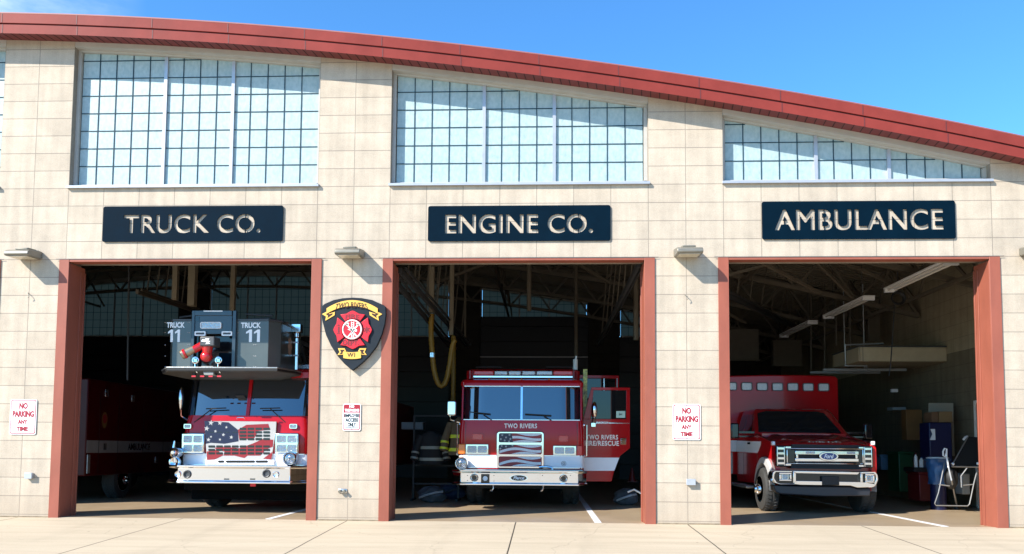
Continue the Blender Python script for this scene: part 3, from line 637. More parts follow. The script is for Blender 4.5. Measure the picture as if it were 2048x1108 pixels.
# ------------------------------------------------------------------ small wall signs
def small_sign(name, u0, u1, v0, v1, label, lines, group=None, band=None, cat='sign'):
    Y = -.018; um, vm = (u0+u1)/2, (v0+v1)/2
    x0, x1, z1, z0 = P(u0, vm, Y)[0], P(u1, vm, Y)[0], P(um, v0, Y)[1], P(um, v1, Y)[1]; w, h = x1-x0, z1-z0
    r = thing(name, ((x0+x1)/2, 0, z0), label, cat, group)
    mb = MB(); mb.prism(rrect(x0, x1, z0, z1, .03), Y+.0032, Y+.006); mb.build('sign_panel', M['sign_white'], r, smooth=False)
    mb = MB(); mb.prism(rrect(x0+.012, x1-.012, z0+.012, z1-.012, .025), Y+.0022, Y+.0031); e = .013
    mb.m = 1; mb.prism(rrect(x0+.012+e, x1-.012-e, z0+.012+e, z1-.012-e, .02), Y+.0012, Y+.0021)
    mb.build('border', [M['sign_red'], M['sign_white']], r, smooth=False)
    if band: 
        mb = MB(); mb.prism([(x0+.018, z1-band*h), (x1-.018, z1-band*h)]+rrect(x0+.018, x1-.018, z0, z1-.018, .02)[:12], Y+.0004, Y+.0011); mb.build('red_band', M['sign_red'], r, smooth=False)
    for i, (txt, a0, a1, b0, b1, mt) in enumerate(lines):
        mb = MB(); put_text(mb, txt, x0+w*a0, x0+w*a1, z1-h*b1, z1-h*b0, Y, .0016, bold=.055); mb.build('lettering', M[mt], r, smooth=False)
    mb = MB(); 
    for zz in (z0+.03, z1-.03): mb.cyl(((x0+x1)/2, Y-.001, zz), ((x0+x1)/2, 0, zz), .008, 8)
    mb.build('bolt', M['chrome_soft'], r, split=True)
    return r
np_lines = [('NO', .34, .66, .10, .275, 'sign_red'), ('PARKING', .10, .91, .33, .505, 'sign_red'), ('ANY', .31, .68, .58, .70, 'sign_red'), ('TIME', .27, .71, .775, .90, 'sign_red')]
small_sign('no_parking_sign', 19.5, 72.5, 798.5, 869, 'white NO PARKING ANY TIME sign on the pillar left of the TRUCK CO. bay', np_lines, 'no parking signs')
small_sign('no_parking_sign', 1345.5, 1401.5, 808, 880, 'white NO PARKING ANY TIME sign on the pillar left of the AMBULANCE bay', np_lines, 'no parking signs')
small_sign('no_trespassing_sign', 685.5, 721.5, 807.5, 861.5, 'small red and white NO TRESPASSING sign on the pillar below the shield', [
    ('NO', .36, .63, .05, .15, 'sign_white'), ('TRESPASSING', .10, .90, .19, .29, 'sign_white'), ('EMPLOYEE', .09, .91, .38, .50, 'gloss_black'), ('ACCESS', .14, .86, .53, .67, 'gloss_black'), ('ONLY', .28, .74, .70, .85, 'gloss_black'), ('AUTHORIZED PERSONNEL', .12, .88, .875, .91, 'gloss_black')], band=.33)
# outlet boxes, hose bibb, hooks
for u0, u1, v0, v1, lab in ((48.5, 62.5, 946, 957, 'small grey outlet box low on the pillar below the left NO PARKING sign'), (1373.5, 1391, 958.5, 970, 'small grey outlet box low on the pillar below the right NO PARKING sign')):
    Y = -.07; um, vm = (u0+u1)/2, (v0+v1)/2; x0, x1, z1, z0 = P(u0, vm, Y)[0], P(u1, vm, Y)[0], P(um, v0, Y)[1], P(um, v1, Y)[1]
    r = thing('outlet_box', ((x0+x1)/2, 0, z0), lab, 'outlet box', 'outlet boxes on the pillars')
    mb = MB(); mb.box(x0, x1, Y+.012, 0, z0, z1); mb.build('box', M['alu'], r, bevel=.008)
    mb = MB(); mb.box(x0-.004, x1+.004, Y, Y+.0115, z0-.004, z1+.004); mb.build('cover', M['alu'], r, bevel=.004)
r = thing('hose_bibb', (-2.8, 0, .42), 'twin capped hose connection low on the pillar below the shield', 'hose connection')
mb = MB(); mb.box(-2.90, -2.76, -.02, 0, .40, .47); mb.build('wall_flange', M['chrome_soft'], r, bevel=.01)
mb = MB()
for x in (-2.865, -2.795): mb.cyl((x, -.02, .435), (x, -.075, .425), .024, 12)
mb.build('outlet', M['bronze'], r, bevel=.004)
for u, v, lab in ((58.5, 592, 'tiny bent wire hook on the pillar left of the TRUCK CO. bay'), (1372.5, 596, 'tiny bent wire hook on the pillar left of the AMBULANCE bay')):
    X, Z = P(u, v, -.01); mb = MB(); mb.tube([(X-.02, 0, Z+.05), (X-.015, -.03, Z+.045), (X+.01, -.05, Z+.02), (X+.025, -.05, Z-.02), (X+.005, -.045, Z-.035)], .006, 6)
    tag(mb.build('wall_hook', M['bronze']), lab, 'hook', 'wire hooks on the pillars')
# ------------------------------------------------------------------ vehicles: shared pieces
def rplan(x0, x1, y0, y1, r, n=4, back=False):
    """plan outline (x, y) with rounded front corners"""
    p = [(x1, y1), (x0, y1)]
    p += [(x0+r-r*math.cos(rad(90*i/n)), y0+r-r*math.sin(rad(90*i/n))) for i in range(n+1)]
    p += [(x1-r+r*math.sin(rad(90*i/n)), y0+r-r*math.cos(rad(90*i/n))) for i in range(n+1)]
    return p
def wheel(parent, x, y, r, w, out, hub=.5, style='chrome'):
    """tyre with rim on the side 'out' (+1 or -1) of X"""
    z = G0+r; mb = MB(); h = w/2
    mb.lathe((x, y, z), (1, 0, 0), [(r*.58, -h), (r*.86, -h), (r*.95, -h*.9), (r, -h*.62), (r, -h*.1), (r*.985, -h*.08), (r*.985, h*.08), (r, h*.1), (r, h*.62), (r*.95, h*.9), (r*.86, h), (r*.58, h)], 40)
    for i in range(36):
        a = 2*math.pi*i/36; mb.bar((x-h*.7, y+math.cos(a)*r*1.0, z+math.sin(a)*r), (x-h*.25, y+math.cos(a+.05)*r, z+math.sin(a+.05)*r), .022, .014)
        mb.bar((x+h*.25, y+math.cos(a+.09)*r, z+math.sin(a+.09)*r), (x+h*.7, y+math.cos(a+.04)*r, z+math.sin(a+.04)*r), .022, .014)
    ty = mb.build('tyre', M['tyre'], parent)
    mb = MB(); o = out
    mb.lathe((x, y, z), (o, 0, 0), [(r*.60, h*1.0), (r*.56, h*1.02), (r*.52, h*.4), (r*.30, h*.55), (r*.27, h*.95), (r*.26, h*1.35), (r*.16, h*1.5), (r*.15, h*1.75), (0, h*1.78)], 28)
    mb.build('rim', M['chrome'], ty)
    mb = MB()
    for i in range(8): a = 2*math.pi*i/8+.2; mb.cyl((x+o*h*.9, y+math.cos(a)*r*.21, z+math.sin(a)*r*.21), (x+o*h*1.5, y+math.cos(a)*r*.21, z+math.sin(a)*r*.21), r*.035, 6)
    mb.build('lug_nut', M['chrome_soft'], ty)
    mb = MB()
    for i in range(8): a = 2*math.pi*i/8; mb.cyl((x+o*h*.42, y+math.cos(a)*r*.41, z+math.sin(a)*r*.41), (x+o*h*.5, y+math.cos(a)*r*.41, z+math.sin(a)*r*.41), r*.06, 10)
    mb.build('hand_hole', M['gloss_black'], ty)
    return ty
def siren(parent, u, v, R, Y, t=.12):
    X, Z = P(u, v, Y); mb = MB()
    mb.lathe((X, Y+t, Z), (0, -1, 0), [(R*.8, 0), (R, t*.3), (R, t*.85), (R*.9, t), (R*.80, t*.92), (R*.74, t*.75), (0, t*.75)], 32)
    ob = mb.build('siren_speaker', M['chrome'], parent)
    mb = MB()
    for k in (.60, .40, .2): mb.ring((X, Y+t*.22, Z), (0, -1, 0), R*k, R*.05, 28, 6)
    mb.build('siren_grille', M['chrome_soft'], ob)
    mb = MB(); mb.lathe((X, Y+t*.245, Z), (0, -1, 0), [(0, 0), (R*.74, 0), (R*.74, .004), (0, .004)], 28); mb.build('siren_mouth', M['grey_dark'], ob)
    return ob
def lamp_px(parent, name, u0, u1, v0, v1, Y, lens, bezel=M['chrome'], t=.02, b=.012):
    um, vm = (u0+u1)/2, (v0+v1)/2; x0, x1, z1, z0 = P(u0, vm, Y)[0], P(u1, vm, Y)[0], P(um, v0, Y)[1], P(um, v1, Y)[1]
    mb = MB(); o = rrect(x0, x1, z0, z1, min(x1-x0, z1-z0)*.22); i = rrect(x0+b, x1-b, z0+b, z1-b, min(x1-x0, z1-z0)*.16)
    n = len(o); vs = [(a, Y+t, c) for a, c in o]+[(a, Y, c) for a, c in o]+[(a, Y, c) for a, c in i]+[(a, Y+t*.8, c) for a, c in i]
    fs = []
    for k in range(n):
        j = (k+1) % n
        for q in range(3): fs.append((q*n+k, q*n+j, (q+1)*n+j, (q+1)*n+k))
    mb.add(vs, fs); ob = mb.build(name, bezel, parent)
    mb = MB(); mb.prism(i, Y+t*.35, Y+t*.8-.001); mb.build('lens', lens, ob, bevel=.004)
    return ob
def wiper(parent, pts, Y):
    mb = MB(); q = [P(u, v, Y-.03) for u, v in pts]; mb.tube([(a, Y-.03, b) for a, b in q[:2]], .010, 6); mb.tube([(a, Y-.025, b) for a, b in q[2:]], .011, 6); mb.build('wiper', M['black'], parent)
def bumper_shape(mb, half, hin, cx_, y0, yb, cut, z0, z1, lip=.02):
    pl = lambda e: [(cx_+half+e, yb), (cx_-half-e, yb), (cx_-half-e, y0+cut-e*.4), (cx_-hin-e*.4, y0-e), (cx_+hin+e*.4, y0-e), (cx_+half+e, y0+cut-e*.4)]
    rr = [(0, z0+.02), (lip, z0), (lip, z0+.03), (0, z0+.05), (0, z1-.05), (lip, z1-.03), (lip, z1), (0, z1)]
    mb.loft([[(x, y, z) for x, y in pl(e)] for e, z in rr])

# ------------------------------------------------------------------ Truck 11: tower ladder with its bucket over the cab
TX = -5.0
truck = thing('ladder_truck', (TX, 1.4, G0), 'red ladder truck with grey TRUCK 11 bucket over its cab and flag grille', 'fire truck')
Yf = 1.40; zb0, zw0, zw1, zr = .52, PZ(831, 1.46, 480), 2.42, 2.58
mb = MB(); X0, X1 = TX-1.20, TX+1.20
mb.loft([[(x, y, z) for x, y in rplan(X0+e, X1-e, Yf+e, 4.3, .16)] for e, z in ((.03, zb0), (0, zb0+.06), (0, 1.25), (.012, 1.50), (.05, zw0))])
mb.build('cab', M['red'], truck)
mb = MB()
for e, z0_, z1_ in ((-.003, PZ(929.5, 1.4, 400), PZ(907, 1.4, 400)),): mb.loft([[(x, y, z) for x, y in rplan(X0+e, X1-e, Yf+e, 4.31, .16)] for z in (z0_, z1_)])
mb.build('white_stripe', M['stripe'], truck)
def stripe_trim(parent, x0, x1, y0, y1, zs, r):
    for z in zs:
        mb = MB(); mb.loft([[(x, y, zz) for x, y in rplan(x0-.006, x1+.006, y0-.006, y1, r)] for zz in (z-.006, z+.006)]); mb.build('stripe_trim', M['chrome_soft'], parent)
def rail(parent, p0, p1, out_):
    mb = MB(); a, b = Vector(p0), Vector(p1); o = Vector(out_); mb.tube([a, a+o, b+o, b], .013, 8)
    for q in (a, b): mb.cyl(tuple(q), tuple(q+o*.25), .028, 10)
    mb.build('grab_handle', M['chrome'], parent)
stripe_trim(truck, X0, X1, Yf, 4.31, (PZ(929.5, 1.4, 400), PZ(907, 1.4, 400)), .16)
for s in (-1, 1): rail(truck, (TX+s*1.20, 1.95, 1.2), (TX+s*1.20, 1.95, 1.75), (s*.07, 0, 0))
# upper cab: corner posts, divider, roof; panes lean back
lean = .16
def wz(z): return Yf+.06+lean*(z-zw0)/(zw1-zw0)
mb = MB()
for s in (-1, 1):
    mb.loft([[(TX+s*(1.16-.0), wz(z)+.10, z), (TX+s*1.07, wz(z), z), (TX+s*1.02, wz(z)+.02, z), (TX+s*1.12, wz(z)+.16, z)] for z in (zw0-.005, zw1)])
    mb.box(TX+s*1.10, TX+s*1.15, 2.55, 2.66, zw0, zw1); mb.box(TX+s*1.10, TX+s*1.15, 3.7, 4.28, zw0, zw1)
mb.build('corner_post', M['gloss_black'], truck, split=True); mb = MB()
mb.loft([[(TX-.03, wz(z)-.01, z), (TX+.03, wz(z)-.01, z), (TX+.03, wz(z)+.05, z), (TX-.03, wz(z)+.05, z)] for z in (zw0-.005, zw1)])
mb.box(TX-1.1, TX+1.1, 4.2, 4.28, zw0, zw1)
mb.loft([[(x, y, z) for x, y in rplan(TX-1.17+e, TX+1.17-e, wz(zw1)-.04+e, 4.3, .12)] for e, z in ((0, zw1), (0, zw1+.10), (.06, zr))])
mb.build('cab_roof', M['red'], truck)
for s in (-1, 1):
    a, b = (TX-1.03, TX-.031) if s < 0 else (TX+.031, TX+1.03)
    mb = MB(); nn = 6
    rows = []
    for i in range(nn+1):
        z = zw0+(zw1-zw0)*i/nn; rows.append([(a+(b-a)*j/8, wz(z)+.02+.035*abs((a+(b-a)*j/8-TX)/1.03)**3, z) for j in range(9)])
    mb.grid(rows); mb.build('windscreen', M['glass_blue'], truck)
    mb = MB(); mb.box(TX+s*1.12, TX+s*1.135, 1.74, 2.55, zw0, zw1); mb.box(TX+s*1.12, TX+s*1.135, 2.66, 3.7, zw0, zw1); mb.build('side_window', M['glass'], truck)
mb = MB(); mb.box(TX-1.0, TX+1.0, 1.66, 1.72, 1.4, 1.80); mb.box(TX-1.06, TX+1.06, 2.9, 3.0, 1.5, 2.43); mb.build('cab_interior', M['black'], truck)
mb = MB(); bumper_shape(mb, 1.27, 1.0, TX, .90, 2.0, .24, PZ(967, .9, 465), PZ(931, .9, 465), .022); bp_ = mb.build('bumper', M['chrome'], truck, bevel=.006)
for u, v, R in ((374.5, 948.5, .06), (533, 947, .06), (356, 948, .048), (552, 949, .048)):
    X, Z = P(u, v, .895); mb = MB(); mb.lathe((X, .91, Z), (0, -1, 0), [(R*1.25, 0), (R*1.25, .02), (R, .035), (R*.8, .03), (R*.72, .012), (0, .010)], 24); mb.build('bumper_lamp', M['chrome_soft'] if R < .05 else M['grey_dark'], bp_)
mb = MB()
for u in (453, 505): mb.pbox(u-5, u+5, 957, 959.5, .894, .01)
mb.build('bumper_slot', M['gloss_black'], bp_, split=True)
mb = MB(); mb.box(TX-1.1, TX+1.1, 1.16, 1.38, .76, .79); mb.build('bumper_deck', M['plate'], truck)
mb = MB(); mb.box(TX-1.15, TX+1.15, 1.45, 1.8, .34, .55); mb.box(TX-1.18, TX+1.18, 1.85, 2.0, .15, .52); mb.build('undercarriage_shade_panel', mat('undercarriage_shade_black', (.004, .004, .004), .9, spec=.1), truck, bevel=.02)  # undercarriage with an added black panel standing in for shade over the wheels
mb = MB(); mb.pbox(500, 511, 966, 973, 1.0, .03); mb.build('tow_eye', M['cross_red'], truck, bevel=.01)
# flag grille
gr_y = Yf-.045
g = MB(); Q3 = lambda pts: [(310+a/5.036, 800+b/5.036) for a, b in pts]
g.m = 0; g.px(Q3([(498,212),(1222,218),(1215,330),(1190,470),(1170,600),(640,600),(522,605),(512,440)]), gr_y, .05)
g.m = 1; g.px(Q3([(498,210),(740,225),(835,300),(840,415),(700,440),(560,430),(510,440)]), gr_y-.004, .0035)
g.m = 2
for pts in ([(835,300),(920,250),(1140,240),(1160,300),(1040,310),(1000,380),(850,405)], [(980,440),(1080,395),(1190,400),(1186,470),(1120,495),(1060,560),(930,560),(900,585),(800,560),(690,560),(700,520),(620,500),(850,485)],
            [(520,520),(620,500),(690,555),(600,600),(524,604)], [(1090,590),(1185,520),(1170,600)], [(600,480),(720,470),(850,488),(620,505)]): g.px(Q3(pts), gr_y-.0035, .003)
gob = g.build('flag_grille', [M['flag_white'], M['flag_blue'], M['flag_red']], truck, smooth=False)
g = MB()
for sx, sy, r in ((565,230,30), (655,232,26), (522,287,30), (610,315,18), (690,350,20), (770,375,22), (540,400,24), (655,398,16), (565,370,14), (720,275,16)):
    X, Z = P(310+sx/5.036, 800+sy/5.036, gr_y); g.prism(star(X, Z, r/5.036/113, .15), gr_y-.006, gr_y-.0042)
g.build('flag_star', M['flag_white'], gob, smooth=False)
g = MB()
for v in range(9):
    for h in range(8):
        a = 570+h*79; b = 290+v*34.5
        if v == 3.: b += 0
        if v >= 4: b += 40
        if b > 570: continue
        if a < 830 and b < 430: continue
        g.px(Q3([(a-30,b-11),(a-35,b),(a-30,b+11),(a+30,b+11),(a+35,b),(a+30,b-11)]), gr_y-.0058, .0015)
for h in range(4): a = 570+h*79; b = 290+34.5*1; g.px(Q3([(a-24,b-3),(a+24,b-3),(a+24,b+3),(a-24,b+3)]), gr_y-.0058, .0012)
g.build('grille_slot', M['gloss_black'], gob, smooth=False); g = MB()
for a, b in ((640,690),(720,1000),(1020,1130)): g.px(Q3([(a,608),(b,608),(b+8,620),(b,632),(a,632),(a-8,620)]), gr_y-.0058, .0015)
g.build('lower_slot', M['gloss_black'], gob, smooth=False, split=True)
mb = MB(); mb.pbox(411, 548, 919, 929, gr_y, .05); mb.build('lower_grille', M['stripe'], truck, bevel=.005)
mb = MB(); q = P(481, 835, Yf-.03); mb.tube([(q[0]-.075, Yf-.01, q[1]-.025), (q[0]-.06, Yf-.035, q[1]), (q[0]+.06, Yf-.035, q[1]), (q[0]+.075, Yf-.01, q[1]-.025)], .008, 6); mb.build('grab_handle', M['chrome'], truck)
# quad headlamp clusters
for s, u0, u1 in ((-1, 362, 408), (1, 549, 597)):
    mb = MB(); mb.pbox(u0, u1, 866, 908, Yf-.07, .09); 
    hb = mb.build('headlamp_cluster', M['chrome'], truck, bevel=.02)
    for i in range(2):
        for j in range(2):
            a = u0+4+i*(u1-u0-6)/2; lamp_px(hb, 'headlamp', a, a+(u1-u0-8)/2, 870+j*19, 886+j*18, Yf-.085, M['lens'], t=.015, b=.008)
for u0, u1 in ((367.5, 382), (579, 594)): lamp_px(truck, 'marker_lamp', u0, u1, 848, 857, Yf-.025, M['lens'], t=.03)
siren(truck, 577.5, 917.5, .125, Yf-.22, .2)
mb = MB(); X, Z = P(351, 905, 1.2)                                        # chromed wind-up siren
mb.lathe((X, 1.38, Z), (0, -1, 0), [(.05, 0), (.085, .06), (.092, .10), (.092, .22), (.075, .26), (.03, .30), (0, .30)], 28); mb.cyl((X-.05, 1.22, Z+.08), (X-.035, 1.22, Z+.21), .028, 12, .015); mb.cyl((X, 1.22, Z-.08), (X, 1.22, .85), .06, 16)
mb.lathe((X, 1.25, Z-.17), (0, -1, 0), [(.03, 0), (.10, .03), (.10, .08), (.08, .09), (0, .05)], 24)
mb.build('mechanical_siren', M['chrome'], truck)
wiper(truck, [(388, 845), (425, 817), (412, 817.5), (452, 816)], wz(1.72)-.0)
wiper(truck, [(571, 845), (540, 817), (520, 817), (560, 816)], wz(1.72)-.0)
for s in (-1, 1):
    mb = MB(); mb.ball((TX+s*1.29, 1.55, 2.02), .045, .06, .22); ob = mb.build('mirror', M['chrome'], truck)
    mb = MB(); mb.tube([(TX+s*1.29, 1.55, 1.83), (TX+s*1.29, 1.56, 1.70), (TX+s*1.18, 1.62, 1.62)], .014, 6); mb.build('mirror_arm', M['chrome'], ob)
for s in (-1, 1):
    wheel(truck, TX+s*1.03, 2.75, .53, .34, s); wheel(truck, TX+s*1.03, 8.4, .53, .34, s)
mb = MB(); mb.box(TX-1.22, TX+1.22, 4.4, 12.5, .62, 2.45); mb.build('rear_body', M['red'], truck, bevel=.03)
mb = MB(); mb.box(TX-1.0, TX+1.0, 2.3, 12.3, .62, .80); mb.build('chassis', M['grey_dark'], truck)
mb = MB(); mb.box(TX-.42, TX+.2, 3.0, 12.0, 2.78, 2.84)
for xx in (TX-.5, TX+.26):
    for zz in (2.75, 3.35): mb.bar((xx, 2.4, zz), (xx, 12.0, zz), .09, .09)
    for i in range(16): mb.bar((xx, 2.5+i*.58, 2.75 if i % 2 else 3.35), (xx, 3.08+i*.58, 3.35 if i % 2 else 2.75), .05, .05)
mb.build('ladder_boom', M['grey_dark'], truck)
mb = MB(); mb.pbox(586, 634, 728, 739, 2.2, .3); lb = mb.build('light_bar', M['lens'], truck, bevel=.02)
# bucket
BX, By = -5.32, 1.05
bz0, bz1 = 2.545, 3.395
planB = [(-6.33, 2.4), (-6.33, 1.15), (-6.25, By), (-4.50, By), (-4.34, 1.25), (-4.34, 2.4)]
def wall_strip(mb, a, b, z0, z1, t=.04):
    a, b = Vector((*a, 0)), Vector((*b, 0)); d = (b-a).normalized(); n = Vector((d.y, -d.x, 0))*t*-1
    mb._pr([(a.x, a.y, z0), (b.x, b.y, z0), (b.x+n.x, b.y+n.y, z0), (a.x+n.x, a.y+n.y, z0)], [(a.x, a.y, z1), (b.x, b.y, z1), (b.x+n.x, b.y+n.y, z1), (a.x+n.x, a.y+n.y, z1)])
mb = MB()
gx0, gx1 = PX(382, By, 690), PX(471, By, 690)
for a, b in ((planB[0], planB[1]), (planB[1], planB[2]), (planB[2], (gx0, By)), ((gx1, By), planB[3]), (planB[3], planB[4]), (planB[4], planB[5])): wall_strip(mb, a, b, bz0, bz1)
mb.box(-6.27, -4.38, 2.36, 2.40, bz0, bz1); mb.box(-6.30, -4.36, 1.2, 2.38, bz0, bz0+.04)
bucket = mb.build('bucket', M['bucket'], truck, bevel=.004)
mb = MB()                                                                 # riveted cap rail
for a, b in ((planB[0], planB[1]), (planB[1], planB[2]), (planB[2], (gx0, By)), ((gx1, By), planB[3]), (planB[3], planB[4]), (planB[4], planB[5])):
    mb.bar((a[0], a[1]+.01, bz1+.015), (b[0], b[1]+.01, bz1+.015), .05, .03)
mb.build('cap_rail', M['grey_dark'], bucket, split=True)
mb = MB()
for u in (327, 331, 376, 379, 476, 508, 512): 
    for v in (645, 665, 690, 712, 733): X, Z = P(u if u > 330 else 330, v, By); mb.ball((X, By-.001, Z), .007, .006, .007, 8, 4)
mb.build('rivet', M['chrome_soft'], bucket, split=True)
g = MB(); Yg = By-.06
for q in ((382, 388, 621, 738), (464, 471, 621, 738), (388.2, 463.8, 621, 631)): g.pbox(*q, Yg, .06)
g.pbox(388.2, 463.8, 631.2, 668, Yg+.02, .035)
gate = g.build('bucket_gate', M['gate'], truck, bevel=.005)
g = MB(); g.pbox(388.4, 463.6, 668.3, 738, By+.12, .02); g.pbox(390, 399, 633, 643, Yg+.015, .004); g.build('gate_opening', M['gloss_black'], gate)
g = MB(); g.pbox(437, 463, 706, 738, By+.04, .07)
for k in range(9): g.pbox(439+k*2.7, 440+k*2.7, 712, 736, By+.033, .006)
g.build('step_box', M['navy'], gate, bevel=.006)
g = MB(); g.pbox(407, 445, 621.2, 623.2, Yg-.006, .005); g.build('gate_reflector', M['white'], gate)
lamp_px(truck, 'bucket_lamp', 400.5, 442, 644, 657, Yg-.01, M['lens'], bezel=M['white'], t=.03)
for u0, u1 in ((389, 411), (443, 464)):
    lamp_px(truck, 'bucket_lamp', u0, u1, 662.5, 671.5, Yg-.01, M['grey_dark'], bezel=M['white'], t=.03, b=.022)
g = MB()
ptext(g, 'TRUCK', 333.5, 369.5, 644.5, 655.5, By-.001, .003, bold=.035); [put_one(g, P(u, 670, By)[0], P(u+10, 670, By)[0], P(340, 684, By)[1], P(340, 659, By)[1], By-.001, .003) for u in (336, 350)]
g.build('lettering', M['white'], bucket, smooth=False); g = MB(); ptext(g, 'TRUCK', 482, 522, 645, 656, By-.001, .003, bold=.035); [put_one(g, P(u, 670, By)[0], P(u+12, 670, By)[0], P(500, 684, By)[1], P(500, 659, By)[1], By-.001, .003) for u in (492, 508)]
g.build('lettering', M['white'], bucket, smooth=False)
# emblem and "100'" on the side of the bucket
g = MB(); xs_ = -4.338
g.prismx([(1.75+.10*math.cos(a)*(1+.25*math.cos(8*a)), 3.02+.17*math.sin(a)) for a in [2*math.pi*i/32 for i in range(32)]], xs_, xs_+.003)
put_text(g, "100'", 2.02, 2.34, 2.60, 2.78, xs_+.001, .003, bold=.028, axis='x')
g.build('side_emblem', mat('tan_decal', (.40, .27, .20), .5), bucket, smooth=False)
# standpipe beside the bucket
g = MB(); X = -4.26; 
g.tube([(X, 1.9, 2.50), (X, 1.9, 3.2)], .035, 10); g.tube([(X-.12, 2.2, 2.8), (X-.12, 2.2, 3.3)], .03, 10)
for z in (2.85, 3.1): g.box(X-.09, X+.05, 1.86, 1.94, z, z+.035)
g.lathe((X, 1.9, 3.2), (0, 0, 1), [(.035, 0), (.065, .02), (.065, .09), (.05, .10), (.05, .13)], 14); g.box(X-.08, X+.09, 1.82, 1.98, 3.31, 3.46)
g.build('standpipe', M['chrome_soft'], truck, bevel=.004)
g = MB(); g.tube([(-4.95, 1.2, 3.44), (-4.55, 1.2, 3.46), (-4.30, 1.5, 3.42)], .022, 8); g.build('grab_rail', M['grey_dark'], truck); g = MB(); g.tube([(-6.25, 1.3, 3.50), (-5.85, 1.2, 3.53), (-5.75, 1.2, 3.40)], .02, 8); g.tube([(-5.0, 1.25, 3.55), (-4.5, 1.25, 3.52)], .02, 8)
g.build('grab_rail', M['grey_dark'], truck)
# fold-out platform under the bucket
def plat(e): return [(-6.55+e, 2.35-e), (-6.55+e, 1.28), (-6.2+e*.4, .75+e), (-4.22-e*.4, .75+e), (-4.05-e, 1.28), (-4.05-e, 2.35-e)]
mb = MB(); mb.prismz(plat(0), 2.508, 2.535); pf = mb.build('platform', M['plate'], truck, bevel=.006)
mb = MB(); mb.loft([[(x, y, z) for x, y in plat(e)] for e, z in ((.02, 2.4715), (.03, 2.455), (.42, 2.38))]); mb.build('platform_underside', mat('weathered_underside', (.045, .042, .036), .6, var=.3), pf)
mb = MB(); mb.prismz([(x, y) for x, y in plat(.012)], 2.472, 2.5075); mb.build('platform_edge_channel', M['black'], pf)
mb = MB(); 
for u in (383, 400, 417, 434): mb.pbox(u, u+8.2, 751, 754, .742, .01)
mb.build('edge_reflector', M['lens_red'], pf, split=True)
# water cannon on the front of the bucket
mon = MB(); Ym = .82
c = P(413, 713, Ym); mon.ball((c[0], Ym, c[1]), .105, .10, .10, 20, 12)
c2 = P(415, 697, Ym); mon.lathe((c2[0], Ym, c2[1]-.10), (0, 0, 1), [(.07, 0), (.085, .06), (.10, .14), (.10, .20), (0, .20)], 22)
a = P(404, 691, Ym); b = P(387, 700, Ym-.06); mon.cyl((a[0], Ym, a[1]), (b[0], Ym-.06, b[1]), .07, 18, .065)
monitor = mon.build('water_cannon', mat('glossy_cannon_red', (.45, .01, .012), .2, coat=.6), truck)
mb = MB(); a = P(388, 698.5, Ym-.055); b = P(372, 706.5, Ym-.10); c3 = P(362.5, 711, Ym-.13)
mb.cyl((a[0], Ym-.055, a[1]), (b[0], Ym-.10, b[1]), .062, 20, .074); mb.cyl((b[0]-.03, Ym-.108, b[1]-.016), (c3[0], Ym-.13, c3[1]), .084, 20, .078)
mb.build('nozzle', mat('tarnished_nozzle_metal', (.36, .31, .22), .35, metal=.7, var=.2), monitor)
mb = MB(); mb.cyl((b[0], Ym-.10, b[1]), (b[0]-.035, Ym-.109, b[1]-.018), .086, 20, .087); mb.build('nozzle_band', M['lens_red'], monitor)
mb = MB(); X0_, Z1_ = P(399.5, 672.5, Ym-.12); X1_, Z0_ = P(428.5, 692, Ym-.12); mb.box(X0_, X1_, Ym-.12, Ym+.14, Z0_, Z1_); mb.build('cannon_cap', M['grey_dark'], monitor, bevel=.02, seg=3)
mb = MB(); mb.px([(410, 677), (419, 677), (415.5, 681.5), (421, 682), (410.5, 689), (413.5, 684), (402.5, 683), (402.5, 681), (411, 680.8)], Ym-.1235, .003)
mb.px([(404, 678.6), (410, 678.6), (409, 680), (404, 680)], Ym-.1235, .003); mb.px([(413, 686.5), (420, 685.5), (420, 687), (413, 688)], Ym-.1235, .003); mb.build('bolt_mark', M['white'], monitor, smooth=False)
for u in (391, 437):
    X, Z = P(u, 720.5, Ym-.05); mb = MB(); mb.ring((X, Ym-.05, Z), (0, -1, 0), .052, .014, 20, 6); mb.cyl((X, Ym-.06, Z), (X, Ym+.05, Z), .028, 12)
    for k in range(4): a = rad(45+90*k); mb.bar((X, Ym-.05, Z), (X+.05*math.cos(a), Ym-.05, Z+.05*math.sin(a)), .014, .014)
    mb.tube([(X-.02, Ym-.02, Z-.05), (X-.01, Ym-.03, Z-.16), (X+.03, Ym-.02, Z-.22)], .012, 6); mb.build('hand_wheel', M['chrome'], monitor)
mb = MB(); mb.px([(402, 732), (426, 732), (427, 750), (408, 750)], Ym-.02, .22); mb.build('cannon_bracket', mat('bracket_grey', (.22, .23, .21), .5, var=.15), truck, bevel=.006)
mb = MB(); mb.pbox(405, 421, 734, 740, Ym-.024, .003); mb.build('bracket_plate', M['white'], truck)
for u in (388, 430): mb = MB(); mb.pbox(u-3, u+3, 722, 750, Ym+.05, .05); mb.build('cannon_strut', M['black'], truck, bevel=.008)

